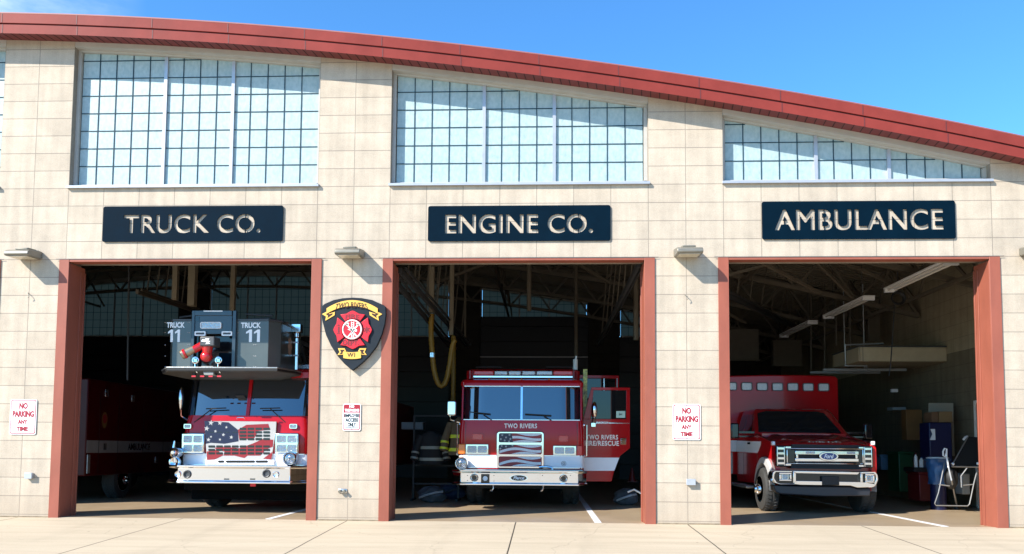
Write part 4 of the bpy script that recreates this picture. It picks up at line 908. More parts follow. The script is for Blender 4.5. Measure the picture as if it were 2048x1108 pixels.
# ------------------------------------------------------------------ Engine
EX = -.01
eng = thing('fire_engine', (EX, 2.75, G0), 'red fire engine lettered TWO RIVERS with a flag mesh grille and open side doors', 'fire truck')
Yf = 2.75; zw0, zw1 = 1.70, 2.385
X0, X1 = EX-1.235, EX+1.235
mb = MB(); mb.loft([[(x, y, z) for x, y in rplan(X0+e, X1-e, Yf+e, 6.2, .10)] for e, z in ((.03, .50), (0, .56), (0, 1.45), (.02, zw0))]); mb.build('cab', M['red'], eng)
mb = MB(); mb.loft([[(x, y, z) for x, y in rplan(X0-.003, X1+.003, Yf-.003, 6.21, .10)] for z in (.765, 1.005)]); mb.build('white_stripe', M['stripe'], eng)
stripe_trim(eng, X0, X1, Yf, 6.21, (.765, 1.005), .10)
for s in (-1, 1): rail(eng, (EX+s*1.235, 3.0, 1.0), (EX+s*1.235, 3.0, 1.62), (s*.06, 0, 0))
mb = MB()
for x in (EX-1.10, EX+1.10): mb.box(x-.003, x+.003, Yf-.0025, Yf+.02, .56, 1.66)
mb.build('panel_gap', M['gloss_black'], eng, smooth=False, split=True)
lean = .10
def wz(z): return Yf+.05+lean*(z-zw0)/(zw1-zw0)
mb = MB()
for s in (-1, 1):
    mb.loft([[(EX+s*1.215, wz(z)+.10, z), (EX+s*1.19, wz(z)+.02, z), (EX+s*1.165, wz(z)+.02, z), (EX+s*1.165, wz(z)+.14, z)] for z in (zw0-.005, zw1)])
    for y0_, y1_ in ((3.85, 4.0), (4.9, 5.05), (6.05, 6.2)): mb.box(EX+s*1.15, EX+s*1.22, y0_, y1_, zw0, zw1)
mb.box(EX-1.15, EX+1.15, 6.12, 6.19, zw0, zw1)
mb.loft([[(x, y, z) for x, y in rplan(EX-1.225+e, EX+1.225-e, wz(zw1)-.05+e, 6.2, .10)] for e, z in ((0, zw1), (0, zw1+.07), (.03, zw1+.12), (.12, zw1+.15))])
mb.loft([[(x, y, z) for x, y in rplan(EX-1.19+e, EX+1.19-e, 3.6+e, 6.2, .12)] for e, z in ((0, zw1+.13), (0, 2.76), (.05, 2.80))])
mb.build('cab_roof', M['red'], eng)
mb = MB(); mb.loft([[(EX-.02, wz(z)-.008, z), (EX+.02, wz(z)-.008, z), (EX+.02, wz(z)+.04, z), (EX-.02, wz(z)+.04, z)] for z in (zw0, zw1)])
mb.box(EX-1.15, EX+1.15, wz(zw0)-.004, wz(zw0)+.02, zw0-.012, zw0+.012); mb.box(EX-1.15, EX+1.15, wz(zw1)-.008, wz(zw1)+.02, zw1-.012, zw1+.0)
mb.build('windscreen_trim', M['chrome_soft'], eng)
for s in (-1, 1):
    a, b = (EX-1.165, EX-.021) if s < 0 else (EX+.021, EX+1.165)
    rows = []
    for i in range(7):
        z = zw0+.012+(zw1-zw0-.024)*i/6; rows.append([(a+(b-a)*j/12, wz(z)+.012+.16*max(0, (abs(a+(b-a)*j/12-EX)-.80)/.37)**2, z) for j in range(13)])
    mb = MB(); mb.grid(rows); mb.build('windscreen', M['glass_blue'], eng)
    mb = MB(); mb.box(EX+s*1.185, EX+s*1.20, 2.98, 3.84, zw0, zw1-.03); mb.box(EX+s*1.185, EX+s*1.20, 4.0, 4.9, zw0, zw1-.03); mb.build('side_window', M['glass'], eng)
mb = MB(); mb.box(EX-1.12, EX+1.12, 3.9, 4.0, 1.4, 2.38); mb.box(EX-1.1, EX+1.1, 3.0, 3.1, 1.45, 1.78); mb.build('cab_interior', M['black'], eng)
mb = MB(); bumper_shape(mb, 1.285, 1.12, EX-.02, 2.30, 3.0, .22, .44, .725, .02); bp_ = mb.build('bumper', M['chrome'], eng, bevel=.006)
mb = MB(); mb.box(EX-1.2, EX+1.2, 2.56, 2.74, .700, .735); mb.build('bumper_deck', M['plate'], eng)
for u, v, R in ((948.5, 955.5, .062), (1127, 957, .062)):
    X, Z = P(u, v, 2.295); mb = MB(); mb.lathe((X, 2.31, Z), (0, -1, 0), [(R*1.3, 0), (R*1.3, .015), (R*1.05, .03), (R*.85, .02), (R*.8, .005), (0, .004)], 24); h_ = mb.build('bumper_horn', M['chrome_soft'], bp_)
    mb = MB(); mb.lathe((X, 2.304, Z), (0, -1, 0), [(0, 0), (R*.79, 0), (R*.79, .005), (0, .005)], 24); mb.build('horn_mouth', M['gloss_black'], bp_)
mb = MB(); mb.pbox(962, 979, 948, 966, 2.285, .02); mb.build('camera_box', M['gloss_black'], bp_, bevel=.006)
X, Z = P(970.5, 957, 2.28); mb = MB(); mb.lathe((X, 2.284, Z), (0, -1, 0), [(0, 0), (.045, 0), (.045, .006), (0, .006)], 20); mb.px([(967, 955), (974, 953), (974, 960), (968, 962)], 2.277, .003); mb.build('camera_lens', M['white'], bp_)
X, Z = P(1037.5, 956, 2.29); mb = MB(); mb.prism(ell(X, Z, .175, .062), 2.291, 2.30); ob = mb.build('maker_badge', M['chrome_soft'], bp_, smooth=False)
mb = MB(); mb.prism(ell(X, Z, .150, .052), 2.287, 2.2905); mb.build('badge_field', M['gloss_black'], bp_, smooth=False)
mb = MB(); put_text(mb, 'Pierce', X-.105, X+.105, Z-.028, Z+.034, 2.2865, .003, bold=.03, shear=.35); mb.build('badge_lettering', M['white'], bp_, smooth=False)
mb = MB()
for u, v in ((935, 951), (935, 961), (988, 951), (988, 962), (1085, 951), (1141, 951)): X, Z = P(u, v, 2.297); mb.ball((X, 2.297, Z), .009, .006, .009, 8, 4)
mb.build('bumper_bolt', M['grey_dark'], bp_, split=True)
for u in (986, 1086):
    X, Z = P(u, 972, 2.5); mb = MB(); mb.tube([(X, 2.5, Z+.06), (X+.004, 2.48, Z-.04), (X-.02, 2.47, Z-.085), (X-.05, 2.47, Z-.095)], .018, 8); mb.build('tow_hook', M['chrome_soft'], eng)
# flag mesh grille
gy = Yf-.06
x0, x1 = P(993, 900, gy)[0], P(1088, 900, gy)[0]; z1, z0 = P(1040, 863, gy)[1], P(1040, 937, gy)[1]
w, h = x1-x0, z1-z0
mb = MB(); mb.prism(rrect(x0, x1, z0, z1, .06), gy, gy+.07); g_ = mb.build('grille_surround', M['chrome'], eng, bevel=.012)
rows = [(.045, .30), (.355, .62), (.675, .95)]
for a, b in rows:
    m_ = MB(); m_.m = 0; q = (x0+w*.045, x1-w*.045, z1-h*b, z1-h*a); m_.prism(rrect(*q, .035), gy-.004, gy-.0005)
    hh = q[3]-q[2]; ww = q[1]-q[0]
    for base in (.05, .55, 1.05):
        k = 24; up = []; lo = []
        for i in range(k+1):
            t_ = i/k; X = q[0]+ww*(.02+.96*t_); wv = .22*math.sin(t_*5.0+base*2-1.2)-(.30*(1-t_) if base < .9 else 0)
            za, zc = q[2]+hh*min(.97, max(.03, base+wv+.13)), q[2]+hh*min(.97, max(.03, base+wv-.13)); up.append((X, za)); lo.append((X, zc))
        m_.m = 1
        for i in range(k):
            if up[i][1]-lo[i][1] > .002 or up[i+1][1]-lo[i+1][1] > .002:
                m_.prism([lo[i], lo[i+1], up[i+1], up[i]], gy-.007, gy-.0045)
    if a < .4:
        ca = .33 if a < .1 else .36
        m_.m = 2
        pts = [(q[0]+.004, q[2]+hh*(.03 if a < .1 else .42)), (q[0]+ww*ca, q[2]+hh*(.03 if a < .1 else .80)), (q[0]+ww*(ca-.03 if a < .1 else ca), q[3]-.004), (q[0]+.02, q[3]-.004), (q[0]+.004, q[3]-.02)]
        m_.prism(pts, gy-.0095, gy-.0072); m_.m = 3
        for sx, sz in (((.08,.78),(.25,.80),(.17,.55),(.05,.35),(.27,.38),(.14,.22),(.24,.12)) if a < .1 else ((.07,.86),(.17,.80),(.04,.58),(.32,.92))):
            X, Z = q[0]+ww*sx, q[2]+hh*sz; m_.prism(star(X, Z, .028, .2*sx), gy-.0118, gy-.0097)
    m_.build('mesh_panel', [M['flag_mesh_red'], M['flag_grey'], M['flag_blue'], M['flag_white']], g_, smooth=False)
# lamps
for u0, u1, k in ((931, 977, 0), (1106, 1153, 1)):
    mb = MB(); mb.pbox(u0, u1, 888+k*3, 909+k*2, Yf-.035, .05); hb = mb.build('headlamp_cluster', M['chrome'], eng, bevel=.012)
    for i in range(2): a = u0+3+i*20.5; lamp_px(hb, 'headlamp', a, a+20, 891+k*3, 906+k*2, Yf-.05, M['lens'], t=.015, b=.006)
for u0, u1, k, c_ in ((916.5, 930.5, 0, 'lens_amber'), (1153.5, 1165, 3, 'lens_red')):
    mb = MB(); mb.pbox(u0, u1, 888+k, 908+k, Yf-.03, .12); mb.build('turn_lamp', M[c_], eng, bevel=.015)
for u0, u1, v0, v1 in ((944, 965.5, 867.5, 880), (1117, 1136.5, 871, 884)): lamp_px(eng, 'red_flasher', u0, u1, v0, v1, Yf-.02, M['lens_red'], bezel=M['cross_red'], t=.025, b=.006)
siren(eng, 922.5, 927, .128, Yf-.2, .2)
X, Z = P(1127.5, 927, Yf); mb = MB(); mb.ring((X, Yf-.004, Z), (0, -1, 0), .045, .004, 24, 5); mb.ring((X, Yf-.004, Z), (0, -1, 0), .02, .006, 16, 5); mb.build('stripe_emblem', M['gloss_black'], eng)
mb = MB(); q = [P(u, v, Yf-.1) for u, v in ((1078, 934), (1092, 933), (1103, 935), (1106, 942))]; mb.tube([(a, Yf-.1, b) for a, b in q], .022, 10); mb.build('discharge_pipe', M['chrome'], eng)
wiper(eng, [(999, 851.5), (966, 828), (940, 824), (981, 828)], wz(1.75)); wiper(eng, [(1123.5, 853.5), (1088, 832), (1050, 828), (1103, 831)], wz(1.75))
mb = MB(); ptext(mb, 'TWO RIVERS', 1008.5, 1074, 847, 856.5, Yf+.003, .004, bold=.028, space=1.15); mb.build('lettering', M['cream'], eng, smooth=False)
# roof light bar and roof clutter
lbY = 3.05
mb = MB(); mb.pbox(946, 1146, 751, 756, lbY, .30); lb = mb.build('light_bar', M['chrome_soft'], eng, bevel=.01)
cols = ['lens_red', 'chrome', 'chrome', 'chrome', 'chrome', 'lens_red']; us = [947, 988, 1016, 1043, 1072, 1106, 1146]
for i in range(6):
    mb = MB(); mb.pbox(us[i]+.6, us[i+1]-.6, 741, 750.8, lbY-.01, .30); mb.build('light_pod', M[cols[i]] if i in (0, 5) else M['lens'], lb, bevel=.02)
for u0, u1 in ((951, 1003), (1092, 1145)):
    mb = MB(); mb.pbox(u0, u1, 733, 735, lbY+.1, .25); mb.build('roof_guard', M['black'], eng, bevel=.008)
mb = MB()
for u in (978, 1014, 1043, 1098): q = P(u, 757, 2.9); mb.ball((q[0], 2.92, q[1]-.02), .02)
mb.build('clearance_lamp', M['lens_amber'], eng, split=True)
q = P(1146, 732, 3.9); q2 = P(1153, 712, 3.9); mb = MB(); mb.cyl((q[0], 3.9, q[1]-.12), (q2[0], 3.9, q2[1]), .02, 8); mb.cyl((q[0]+.05, 3.9, q[1]-.1), (q[0]+.05, 3.9, q[1]+.14), .05, 12); mb.build('roof_antenna', M['cream'], eng)
# mirrors
def mirror(parent, u, v, Y, wpx, hpx, arm, s):
    X, Z = P(u, v, Y); k = (Y-CAM.y)/FPX; mb = MB(); mb.prism(rrect(X-wpx*k/2, X+wpx*k/2, Z-hpx*k/2, Z+hpx*k/2, .04), Y, Y+.10); ob = mb.build('mirror', M['chrome'], parent, bevel=.03, seg=3)
    mb = MB(); mb.tube([(P(a, b, Y)[0], Y+.05, P(a, b, Y)[1]) for a, b in arm], .016, 8); mb.build('mirror_arm', M['chrome'], ob)
mirror(eng, 903, 816, 2.72, 18, 31, [(900, 831), (900, 840), (919, 845)], -1)
# open doors on the right
def door(Y, outer, win, name='open_door'):
    mb = MB(); o = [P(u, v, Y) for u, v in outer]; i = [P(u, v, Y) for u, v in win]
    # frame built as a ring of quads between outline and window plus the lower panel
    return o, i
Yd = 3.30
def dp(u, v): return P(u, v, Yd)
mb = MB()
zt_, zwb = dp(1220, 775)[1], dp(1220, 838)[1]
xh = EX+1.24; xr = dp(1260, 850)[0]; xt = dp(1183, 775)[0]
mb.prism([dp(1183, 774.5), dp(1260, 775), dp(1260, 780.5), dp(1181.5, 780)], Yd, Yd+.06)
mb.prism([dp(1181.5, 780), dp(1187, 780), dp(1181, 838), (xh, dp(1170, 838)[1])], Yd, Yd+.06)
mb.prism([dp(1252.5, 780.5), dp(1260, 780.5), dp(1260, 838), dp(1252.5, 838)], Yd, Yd+.06)
mb.prism([(xh, dp(1170, 838)[1]), dp(1260, 838), dp(1260, 896), dp(1240, 912), dp(1230, 935), dp(1223, 963), (xh, dp(1168, 963)[1])], Yd, Yd+.06)
dr = mb.build('open_front_door', M['red'], eng, bevel=.006, label='front crew door swung wide open with a white stripe and lettering')
mb = MB(); mb.prism([dp(1187.4, 781), dp(1252, 781), dp(1252, 837.5), dp(1181.6, 837.5)], Yd+.02, Yd+.028); mb.build('door_window', M['glass'], dr)
mb = MB(); mb.prism([(xh+.003, dp(1170, 915)[1]), dp(1238.5, 915.3), dp(1228.5, 941.5), (xh+.003, dp(1168, 941.5)[1])], Yd-.004, Yd-.0005); mb.build('door_stripe', M['stripe'], dr)
mb = MB(); put_text(mb, 'TWO RIVERS', dp(1172, 873)[0], dp(1236, 873)[0], dp(1200, 879)[1], dp(1200, 869.5)[1], Yd-.001, .003, bold=.028, space=1.15); mb.build('lettering', M['cream'], dr, smooth=False); mb = MB(); put_text(mb, 'FIRE/RESCUE', dp(1169.5, 886)[0], dp(1238, 886)[0], dp(1200, 891.5)[1], dp(1200, 881.5)[1], Yd-.001, .003, bold=.028, space=1.1); mb.build('lettering', M['cream'], dr, smooth=False)
mb = MB(); mb.prism([dp(1217, 845), dp(1259, 846.3), dp(1259, 847.3), dp(1217, 847)], Yd-.004, Yd-.0005); put_text(mb, 'ENFORCER', dp(1192, 845)[0], dp(1216, 845)[0], dp(1200, 847.5)[1], dp(1200, 843.5)[1], Yd-.001, .003, shear=.2, bold=.01); mb.build('door_trim', M['chrome_soft'], dr, smooth=False)
mb = MB(); mb.prism([dp(1232.5, 822), dp(1250.5, 822), dp(1250.5, 835.5), dp(1232.5, 835.5)], Yd+.012, Yd+.018); st_ = mb.build('window_sticker', mat('pale_sticker', (.45, .62, .52), .6), dr, smooth=False)
mb = MB(); X, Z = dp(1241.5, 828.5)
for k in range(3): a = rad(-35+35*k); mb.prism([(X-.05*math.cos(a)-.01*math.sin(a), Z-.05*math.sin(a)+.01), (X+.05*math.cos(a), Z+.05*math.sin(a)), (X-.02*math.cos(a), Z-.02*math.sin(a)-.014)], Yd+.0105-k*.0004, Yd+.0118)
mb.build('sticker_mark', mat('sticker_green', (.05, .11, .09), .6), dr, smooth=False)
mb = MB(); mb.prism([dp(1241, 876.5), dp(1252, 876.5), dp(1252, 889), dp(1241, 889)], Yd-.02, Yd-.0005); 
for k in (881, 885): mb.prism([dp(1242, k), dp(1251, k), dp(1251, k+1.2), dp(1242, k+1.2)], Yd-.03, Yd-.0205)
mb.build('door_handle', M['chrome'], dr, bevel=.004)
X, Z = dp(1188, 820); mb = MB(); mb.ball((X, Yd-.12, Z), .065, .09, .165); mr_ = mb.build('door_mirror', M['chrome'], eng)
mb = MB(); mb.cyl((X, Yd-.12, Z-.15), (X-.02, Yd-.1, Z-.26), .03, 10); mb.box(X-.07, X+.03, Yd-.13, Yd-.002, Z-.35, Z-.26); mb.build('mirror_bracket', M['chrome'], mr_, bevel=.01)
Ye = 5.0
def ep(u, v): return P(u, v, Ye)
mb = MB(); mb.prism([(EX+1.24, ep(1175, 750)[1]), ep(1238, 751), ep(1238, 757), (EX+1.24, ep(1175, 756)[1])], Ye, Ye+.06); mb.prism([ep(1231, 757), ep(1238, 757), ep(1238, 905), ep(1231, 905)], Ye, Ye+.06)
mb.prism([(EX+1.24, ep(1175, 838)[1]), ep(1231, 838), ep(1231, 925), (EX+1.24, ep(1175, 925)[1])], Ye, Ye+.06); d2 = mb.build('open_rear_door', M['red'], eng, bevel=.006)
mb = MB(); mb.prism([(EX+1.245, ep(1175, 757)[1]), ep(1230.8, 757.3), ep(1230.8, 837.6), (EX+1.245, ep(1175, 837.6)[1])], Ye+.02, Ye+.028); mb.build('door_window', M['glass'], d2)
mb = MB()
for u in (1207, 1233): mb.prism([ep(u, 757), ep(u+2, 757), ep(u+2, 836), ep(u, 836)], Ye-.02, Ye-.003)
mb.build('door_rail', M['chrome_soft'], d2, split=True)
mb = MB(); mb.box(EX+1.245, EX+1.33, 3.42, 3.46, 1.75, 2.78); mb.build('door_edge_chevron', mat('yellow_green_reflective', (.40, .42, .10), .4, var=.8, vscale=26, col2=(.03, .04, .03)), eng)
for s in (-1, 1): wheel(eng, EX+s*1.02, 4.45, .53, .36, s); wheel(eng, EX+s*1.02, 9.5, .53, .36, s)
mb = MB(); mb.box(EX-1.22, EX+1.22, 6.35, 12.0, .6, 2.7); mb.build('rear_body', M['red'], eng, bevel=.03)
mb = MB(); mb.box(EX-.9, EX+.9, 3.1, 11.8, .5, .70); mb.box(EX-1.0, EX+1.0, 3.9, 4.1, .3, .5); mb.build('chassis', M['black'], eng)
# ------------------------------------------------------------------ Ambulance in the right bay
AX = 5.42
amb = thing('ambulance', (AX, 1.3, G0), 'red and white ambulance with chrome grille and a row of seven lamps across its box', 'ambulance')
wy, wr = 1.98, .40; wzc = G0+wr
arch = lambda R: [(wy+R*math.cos(rad(a)), wzc+R*math.sin(rad(a))) for a in range(0, 181, 12)]
HB = .885; AXh = AX; AX = AX-.03
side = [(1.36, .62), (1.33, .80), (1.34, 1.12), (1.42, 1.19), (1.75, 1.25), (2.50, 1.36), (2.62, 1.40), (4.15, 1.42), (4.15, .42), (wy+.50, .42)]+arch(.49)[0:]+[(wy-.49, .45), (1.40, .50)]
mb = MB(); mb.prismx(side, AX-HB, AX-.80); mb.prismx(side, AX+.80, AX+HB); 
mb.box(AX-.799, AX+.799, 1.44, 4.14, .62, 1.10); mb.box(AX-.799, AX+.799, 2.5, 4.14, 1.10, 1.40)
mb.build('body', M['red_gloss'], amb, bevel=.025, seg=3)
rows = []
for y, zc, ze, hw in ((1.31, 1.125, 1.11, .78), (1.33, 1.165, 1.14, .80), (1.42, 1.215, 1.185, .82), (1.7, 1.275, 1.235, .85), (2.1, 1.335, 1.29, .87), (2.56, 1.395, 1.35, .89)):
    rows.append([(AX+hw*t_, y+.05*t_*t_, zc-(zc-ze)*abs(t_)**3+(.018 if .52 < abs(t_) < .78 else 0)) for t_ in [-1+2*i/20 for i in range(21)]])
mb = MB(); mb.grid(rows); mb.grid([[(x, y, z-.07) for x, y, z in rows[0]], rows[0]]); mb.build('hood', M['red_gloss'], amb, angle=60)
def ring(z, hx, ya, yb_, r=.12): return [(x, y, z) for x, y in rplan(AX-hx, AX+hx, ya, yb_, r)]
mb = MB(); mb.loft([ring(1.385, .90, 2.54, 4.15), ring(1.84, .76, 3.06, 4.12), ring(1.90, .73, 3.16, 4.10), ring(1.925, .60, 3.4, 4.05)]); mb.build('cab_top', M['red_gloss'], amb, angle=25)
def scr(u, v): 
    # windscreen plane: from (z 1.40, Y 2.53) to (z 1.83, Y 3.04)
    d = _f*FPX+_r2*(u-1024)+_u2*(PPY-v); n = Vector((0, -(1.83-1.40), (3.04-2.53))); p0 = Vector((AX, 2.515, 1.40)); t_ = (p0-CAM).dot(n)/d.dot(n); return CAM+d*t_
mb = MB(); q = [scr(u, v) for u, v in ((1516, 869), (1683, 871.5), (1648, 832.5), (1632, 829), (1530, 828), (1514, 832))]
off = Vector((0, .02, -.02)); mb._pr([tuple(c+off) for c in q], [tuple(c) for c in q]); mb.build('windscreen', M['glass'], amb)
for s in (-1, 1):
    mb = MB(); w_ = [(2.92, 1.43), (3.55, 1.43), (3.55, 1.80), (3.22, 1.80)]
    xa = lambda z: AX+s*(.902-(z-1.385)*.31)
    mb._pr([(xa(z)-s*.02, y, z) for y, z in w_], [(xa(z)+s*.006, y, z) for y, z in w_])
    mb._pr([(xa(z)-s*.02, y, z) for y, z in [(3.62, 1.43), (4.05, 1.43), (4.05, 1.80), (3.62, 1.80)]], [(xa(z)+s*.006, y, z) for y, z in [(3.62, 1.43), (4.05, 1.43), (4.05, 1.80), (3.62, 1.80)]])
    mb.build('side_window', M['glass'], amb)
    mb = MB(); X = AX+s*(HB+.001)
    mb.prismx([(wy+.54, 1.02), (4.15, 1.04), (4.15, 1.27), (2.25, 1.24), (wy+.3, 1.17), (wy+.45, 1.06)], X, X+s*.003); mb.build('white_stripe', M['stripe'], amb)
    mb = MB(); A = arch(.60); B = arch(.48); mb.loft([[(AX+s*HB, a[0], a[1]), (AX+s*(HB+(.05 if s < 0 else .008)), a[0], a[1]-.01), (AX+s*(HB+(.06 if s < 0 else .01)), b[0], b[1]), (AX+s*.84, b[0], b[1])] for a, b in zip(A, B)]); mb.build('fender_flare', mat('flare_light_grey', (.42, .42, .42), .4), amb)
    mb = MB(); mb.box(AX+s*(HB+.004), AX+s*(HB+.03), 3.02, 3.16, 1.19, 1.23); mb.build('door_handle', M['gloss_black'], amb, bevel=.008)
    mb = MB(); mb.box(AX+s*(HB+.0005), AX+s*(HB+.0035), 2.52, 2.528, .5, 1.39); mb.box(AX+s*(HB+.0005), AX+s*(HB+.0035), 3.58, 3.588, .5, 1.39); mb.build('door_gap', M['gloss_black'], amb, split=True)
    mb = MB(); mb.box(AX+s*1.20, AX+s*1.36, 2.62, 2.74, 1.30, 1.60); mr_ = mb.build('side_mirror', M['gloss_black'], amb, bevel=.03, seg=3)
    mb = MB(); mb.bar((AX+s*.88, 2.72, 1.42), (AX+s*1.22, 2.70, 1.42), .05, .04); mb.bar((AX+s*.88, 2.74, 1.34), (AX+s*1.22, 2.70, 1.34), .04, .03); mb.build('mirror_arm', M['gloss_black'], mr_)
    mb = MB(); mb.box(AX+s*.9, AX+s*1.1, 2.55, 4.2, .34, .39); mb.build('running_board', M['plate'], amb, bevel=.01)
    wheel(amb, AX+s*.86, wy, wr, .27, s); wheel(amb, AX+s*.95, 6.9, wr, .30, s)
AX = AXh
# nose
Y1 = 1.30
mb = MB(); mb.px([(1584, 896), (1722, 898), (1724, 947), (1582, 945)], Y1-.01, .10)
for k in range(11): mb.pbox(1590, 1716, 899.5+k*4, 901+k*4, Y1-.022, .011)
mb.build('grille', mat('matt_grille_black', (.010, .011, .014), .5, spec=.3), amb)
mb = MB()
def frame_px(mb, u0, u1, v0, v1, w, Y, t):
    mb.pbox(u0, u1, v0, v0+w, Y, t); mb.pbox(u0, u1, v1-w, v1, Y, t); mb.pbox(u0, u0+w*1.2, v0+w+.1, v1-w-.1, Y, t); mb.pbox(u1-w*1.2, u1, v0+w+.1, v1-w-.1, Y, t)
frame_px(mb, 1573, 1729, 904, 936.5, 2.2, Y1-.045, .035)
mb.pbox(1590, 1719, 909.5, 917.5, Y1-.055, .045); mb.pbox(1590, 1719, 924.5, 931.5, Y1-.055, .045)
for u in (1592, 1712): mb.pbox(u, u+5, 909, 932, Y1-.05, .03)
gb = mb.build('grille_bar', M['chrome'], amb, bevel=.010)
mb = MB()
for u0, u1 in ((1609, 1628), (1692, 1709)): mb.prism(rrect(P(u0, 913, Y1)[0], P(u1, 913, Y1)[0], P(1650, 915.5, Y1)[1], P(1650, 911, Y1)[1], .018), Y1-.062, Y1-.0555)
mb.build('grille_flasher', M['lens'], gb, split=True)
X, Z = P(1658, 920.5, Y1-.07); mb = MB(); mb.prism(ell(X, Z, .168, .085), Y1-.075, Y1-.056); ov = mb.build('oval_badge', M['chrome'], amb, bevel=.006)
mb = MB(); mb.prism(ell(X, Z, .138, .060), Y1-.079, Y1-.0752); mb.build('badge_field', mat('badge_blue', (.012, .03, .16), .25, coat=.4), ov, smooth=False)
mb = MB(); put_text(mb, 'Ford', X-.085, X+.085, Z-.036, Z+.036, Y1-.0795, .003, bold=.02, shear=.35); mb.build('badge_lettering', M['white'], ov, smooth=False)
for s, u0, u1, v0, v1 in ((-1, 1551.5, 1584, 898.5, 941.5), (1, 1717, 1748, 899.5, 944)):
    mb = MB(); mb.pbox(u0, u1, v0, v1, Y1-.015, .10); hl = mb.build('headlamp', M['gloss_black'], amb, bevel=.018)
    mb = MB()
    ua, ub = (u0+3, u0+17) if s < 0 else (u1-17, u1-3)
    for k in range(4): mb.pbox(ua, ub, v0+3.5+k*10, v0+8.5+k*10, Y1-.03, .015)
    for q in (ua-1.2, ub-1): mb.pbox(q, q+2, v0+2, v1-2, Y1-.034, .01)
    ua, ub = (u0+19, u1-2) if s < 0 else (u0+2, u1-19)
    mb.pbox(ua, ub, v0+2, v0+6, Y1-.028, .013); mb.pbox(ua, ub, v1-6, v1-2, Y1-.028, .013)
    mb.build('lamp_lens', M['chrome'], hl, bevel=.006)
    mb = MB(); ua, ub = (u0+20, u1+5) if s < 0 else (u0-5, u1-20)
    mb.pbox(ua, ub, v0+9, v1-8, Y1-.024, .012); mb.build('lamp_surround', M['gloss_black'], hl, bevel=.004)
for u in (1547, 1749): mb = MB(); mb.pbox(u-3, u+3, 890, 898, Y1+.06, .10); mb.build('corner_lamp', M['stripe'], amb, bevel=.012)
# bumper
Y2 = 1.12; mb = MB()
mb.px([(1549, 949.5), (1752, 951.5), (1757, 958), (1758, 968), (1753, 980), (1748, 983), (1716, 984), (1700, 980), (1604, 978.5), (1590, 977.5), (1560, 977), (1549, 974), (1543.5, 965), (1545, 954)], Y2+.05, .30)
mb.build('bumper_core', M['gloss_black'], amb, bevel=.02)
mb = MB()
mb.px([(1584, 950), (1722, 952.5), (1716, 957.6), (1592, 955)], Y2, .10)
mb.px([(1590, 970), (1726, 972.5), (1750, 976), (1753, 980), (1748, 983), (1716, 984), (1702, 980), (1600, 978.5), (1588, 977)], Y2, .10)
mb.px([(1586, 951), (1592, 955), (1592, 972), (1586, 976)], Y2-.004, .09); mb.px([(1722, 956), (1727, 956), (1727, 973), (1722, 972.4)], Y2-.004, .09)
mb.px([(1549, 949.5), (1584, 950), (1584, 953), (1551, 952.5), (1548.5, 957), (1548, 965), (1553, 973), (1560, 975.5), (1586, 976), (1590, 977.5), (1560, 977.5), (1549, 974.5), (1543.5, 965), (1545, 953)], Y2, .10)
mb.px([(1722, 952.5), (1752, 951.5), (1757, 958), (1758, 968), (1753, 980), (1750, 976), (1753.5, 967), (1753, 959), (1749, 955), (1722, 955.8)], Y2, .10)
for u0, u1, v0, v1 in ((1558, 1583, 953.5, 970.5), (1732, 1751, 955.5, 974)):
    frame_px(mb, u0, u1, v0, v1, 3.4, Y2-.012, .06)
bm_ = mb.build('bumper', M['chrome'], amb, bevel=.012)
for u, v in ((1569.5, 961.5), (1741.5, 964.5)): lamp_px(bm_, 'fog_lamp', u-7, u+7, v-6.5, v+6.5, Y2+.01, M['lens'], bezel=M['chrome_soft'], t=.03, b=.012)
mb = MB(); mb.pbox(1644.5, 1679.5, 961, 979, Y2-.012, .09); mb.build('plate_bracket', M['black'], amb, bevel=.008)
mb = MB(); mb.px([(1546.5, 979), (1600, 980.5), (1702, 982), (1716, 986), (1744, 985), (1742, 1001), (1650, 1002), (1560, 997), (1550, 992)], Y2+.06, .25); mb.build('air_dam', mat('matt_black_plastic', (.018, .02, .026), .45), amb, bevel=.02)
mb = MB(); rr = random.Random(3)
q0 = P(1619, 885, 1.42); q1 = P(1684, 886, 1.42); zz = 1.222
vs, fs = text_mb('SUPER DUTY', .02, 1.8, 0, 1.0); mb.add([(q0[0]+(q1[0]-q0[0])*a, 1.44+b*.05, 1.226+b*.012+.002*c) for a, b, c in vs], fs); mb.build('hood_lettering', M['chrome_soft'], amb, smooth=False)
# module box
mb = MB(); mx0, mx1 = 4.28, 6.72
mb.prism([(mx0, .55), (mx1, .55), (mx1, 2.62), (mx1-.06, 2.68)]+[(mx1-.06-(mx1-mx0-.12)*i/8, 2.68+.025*math.sin(math.pi*i/8)) for i in range(1, 8)]+[(mx0+.06, 2.68), (mx0, 2.62)], 4.3, 8.8)
mod = mb.build('box_body', M['red'], amb, bevel=.03, seg=3)
mb = MB(); mb.box(mx0-.004, mx0-.0005, 4.34, 8.7, 1.04, 1.28); mb.build('white_stripe', M['stripe'], mod); mb = MB(); mb.box(mx0+.03, AX-.80, 4.2955, 4.2995, 1.04, 1.28); mb.build('white_stripe', M['stripe'], mod); mb = MB(); mb.box(mx1+.0005, mx1+.004, 4.34, 8.7, 1.04, 1.28); mb.build('white_stripe', M['stripe'], mod)
mb = MB(); mb.box(mx0-.012, mx0+.16, 4.288, 4.299, .56, 1.02); mb.box(mx0-.012, mx0-.001, 4.30, 4.9, .56, 1.02); mb.build('diamond_plate_corner', M['plate'], mod)
for k in range(7):
    u0 = 1450.3+k*31.05; lamp_px(mod, 'box_lamp', u0, u0+22.5, 769.5+k*.33, 786+k*.33, 4.27, M['lens_white'], bezel=M['grey_dark'], t=.028, b=.016)
mb = MB(); mb.box(AX-.7, AX+.7, 1.7, 8.6, .38, .60); mb.build('chassis', M['black'], amb)

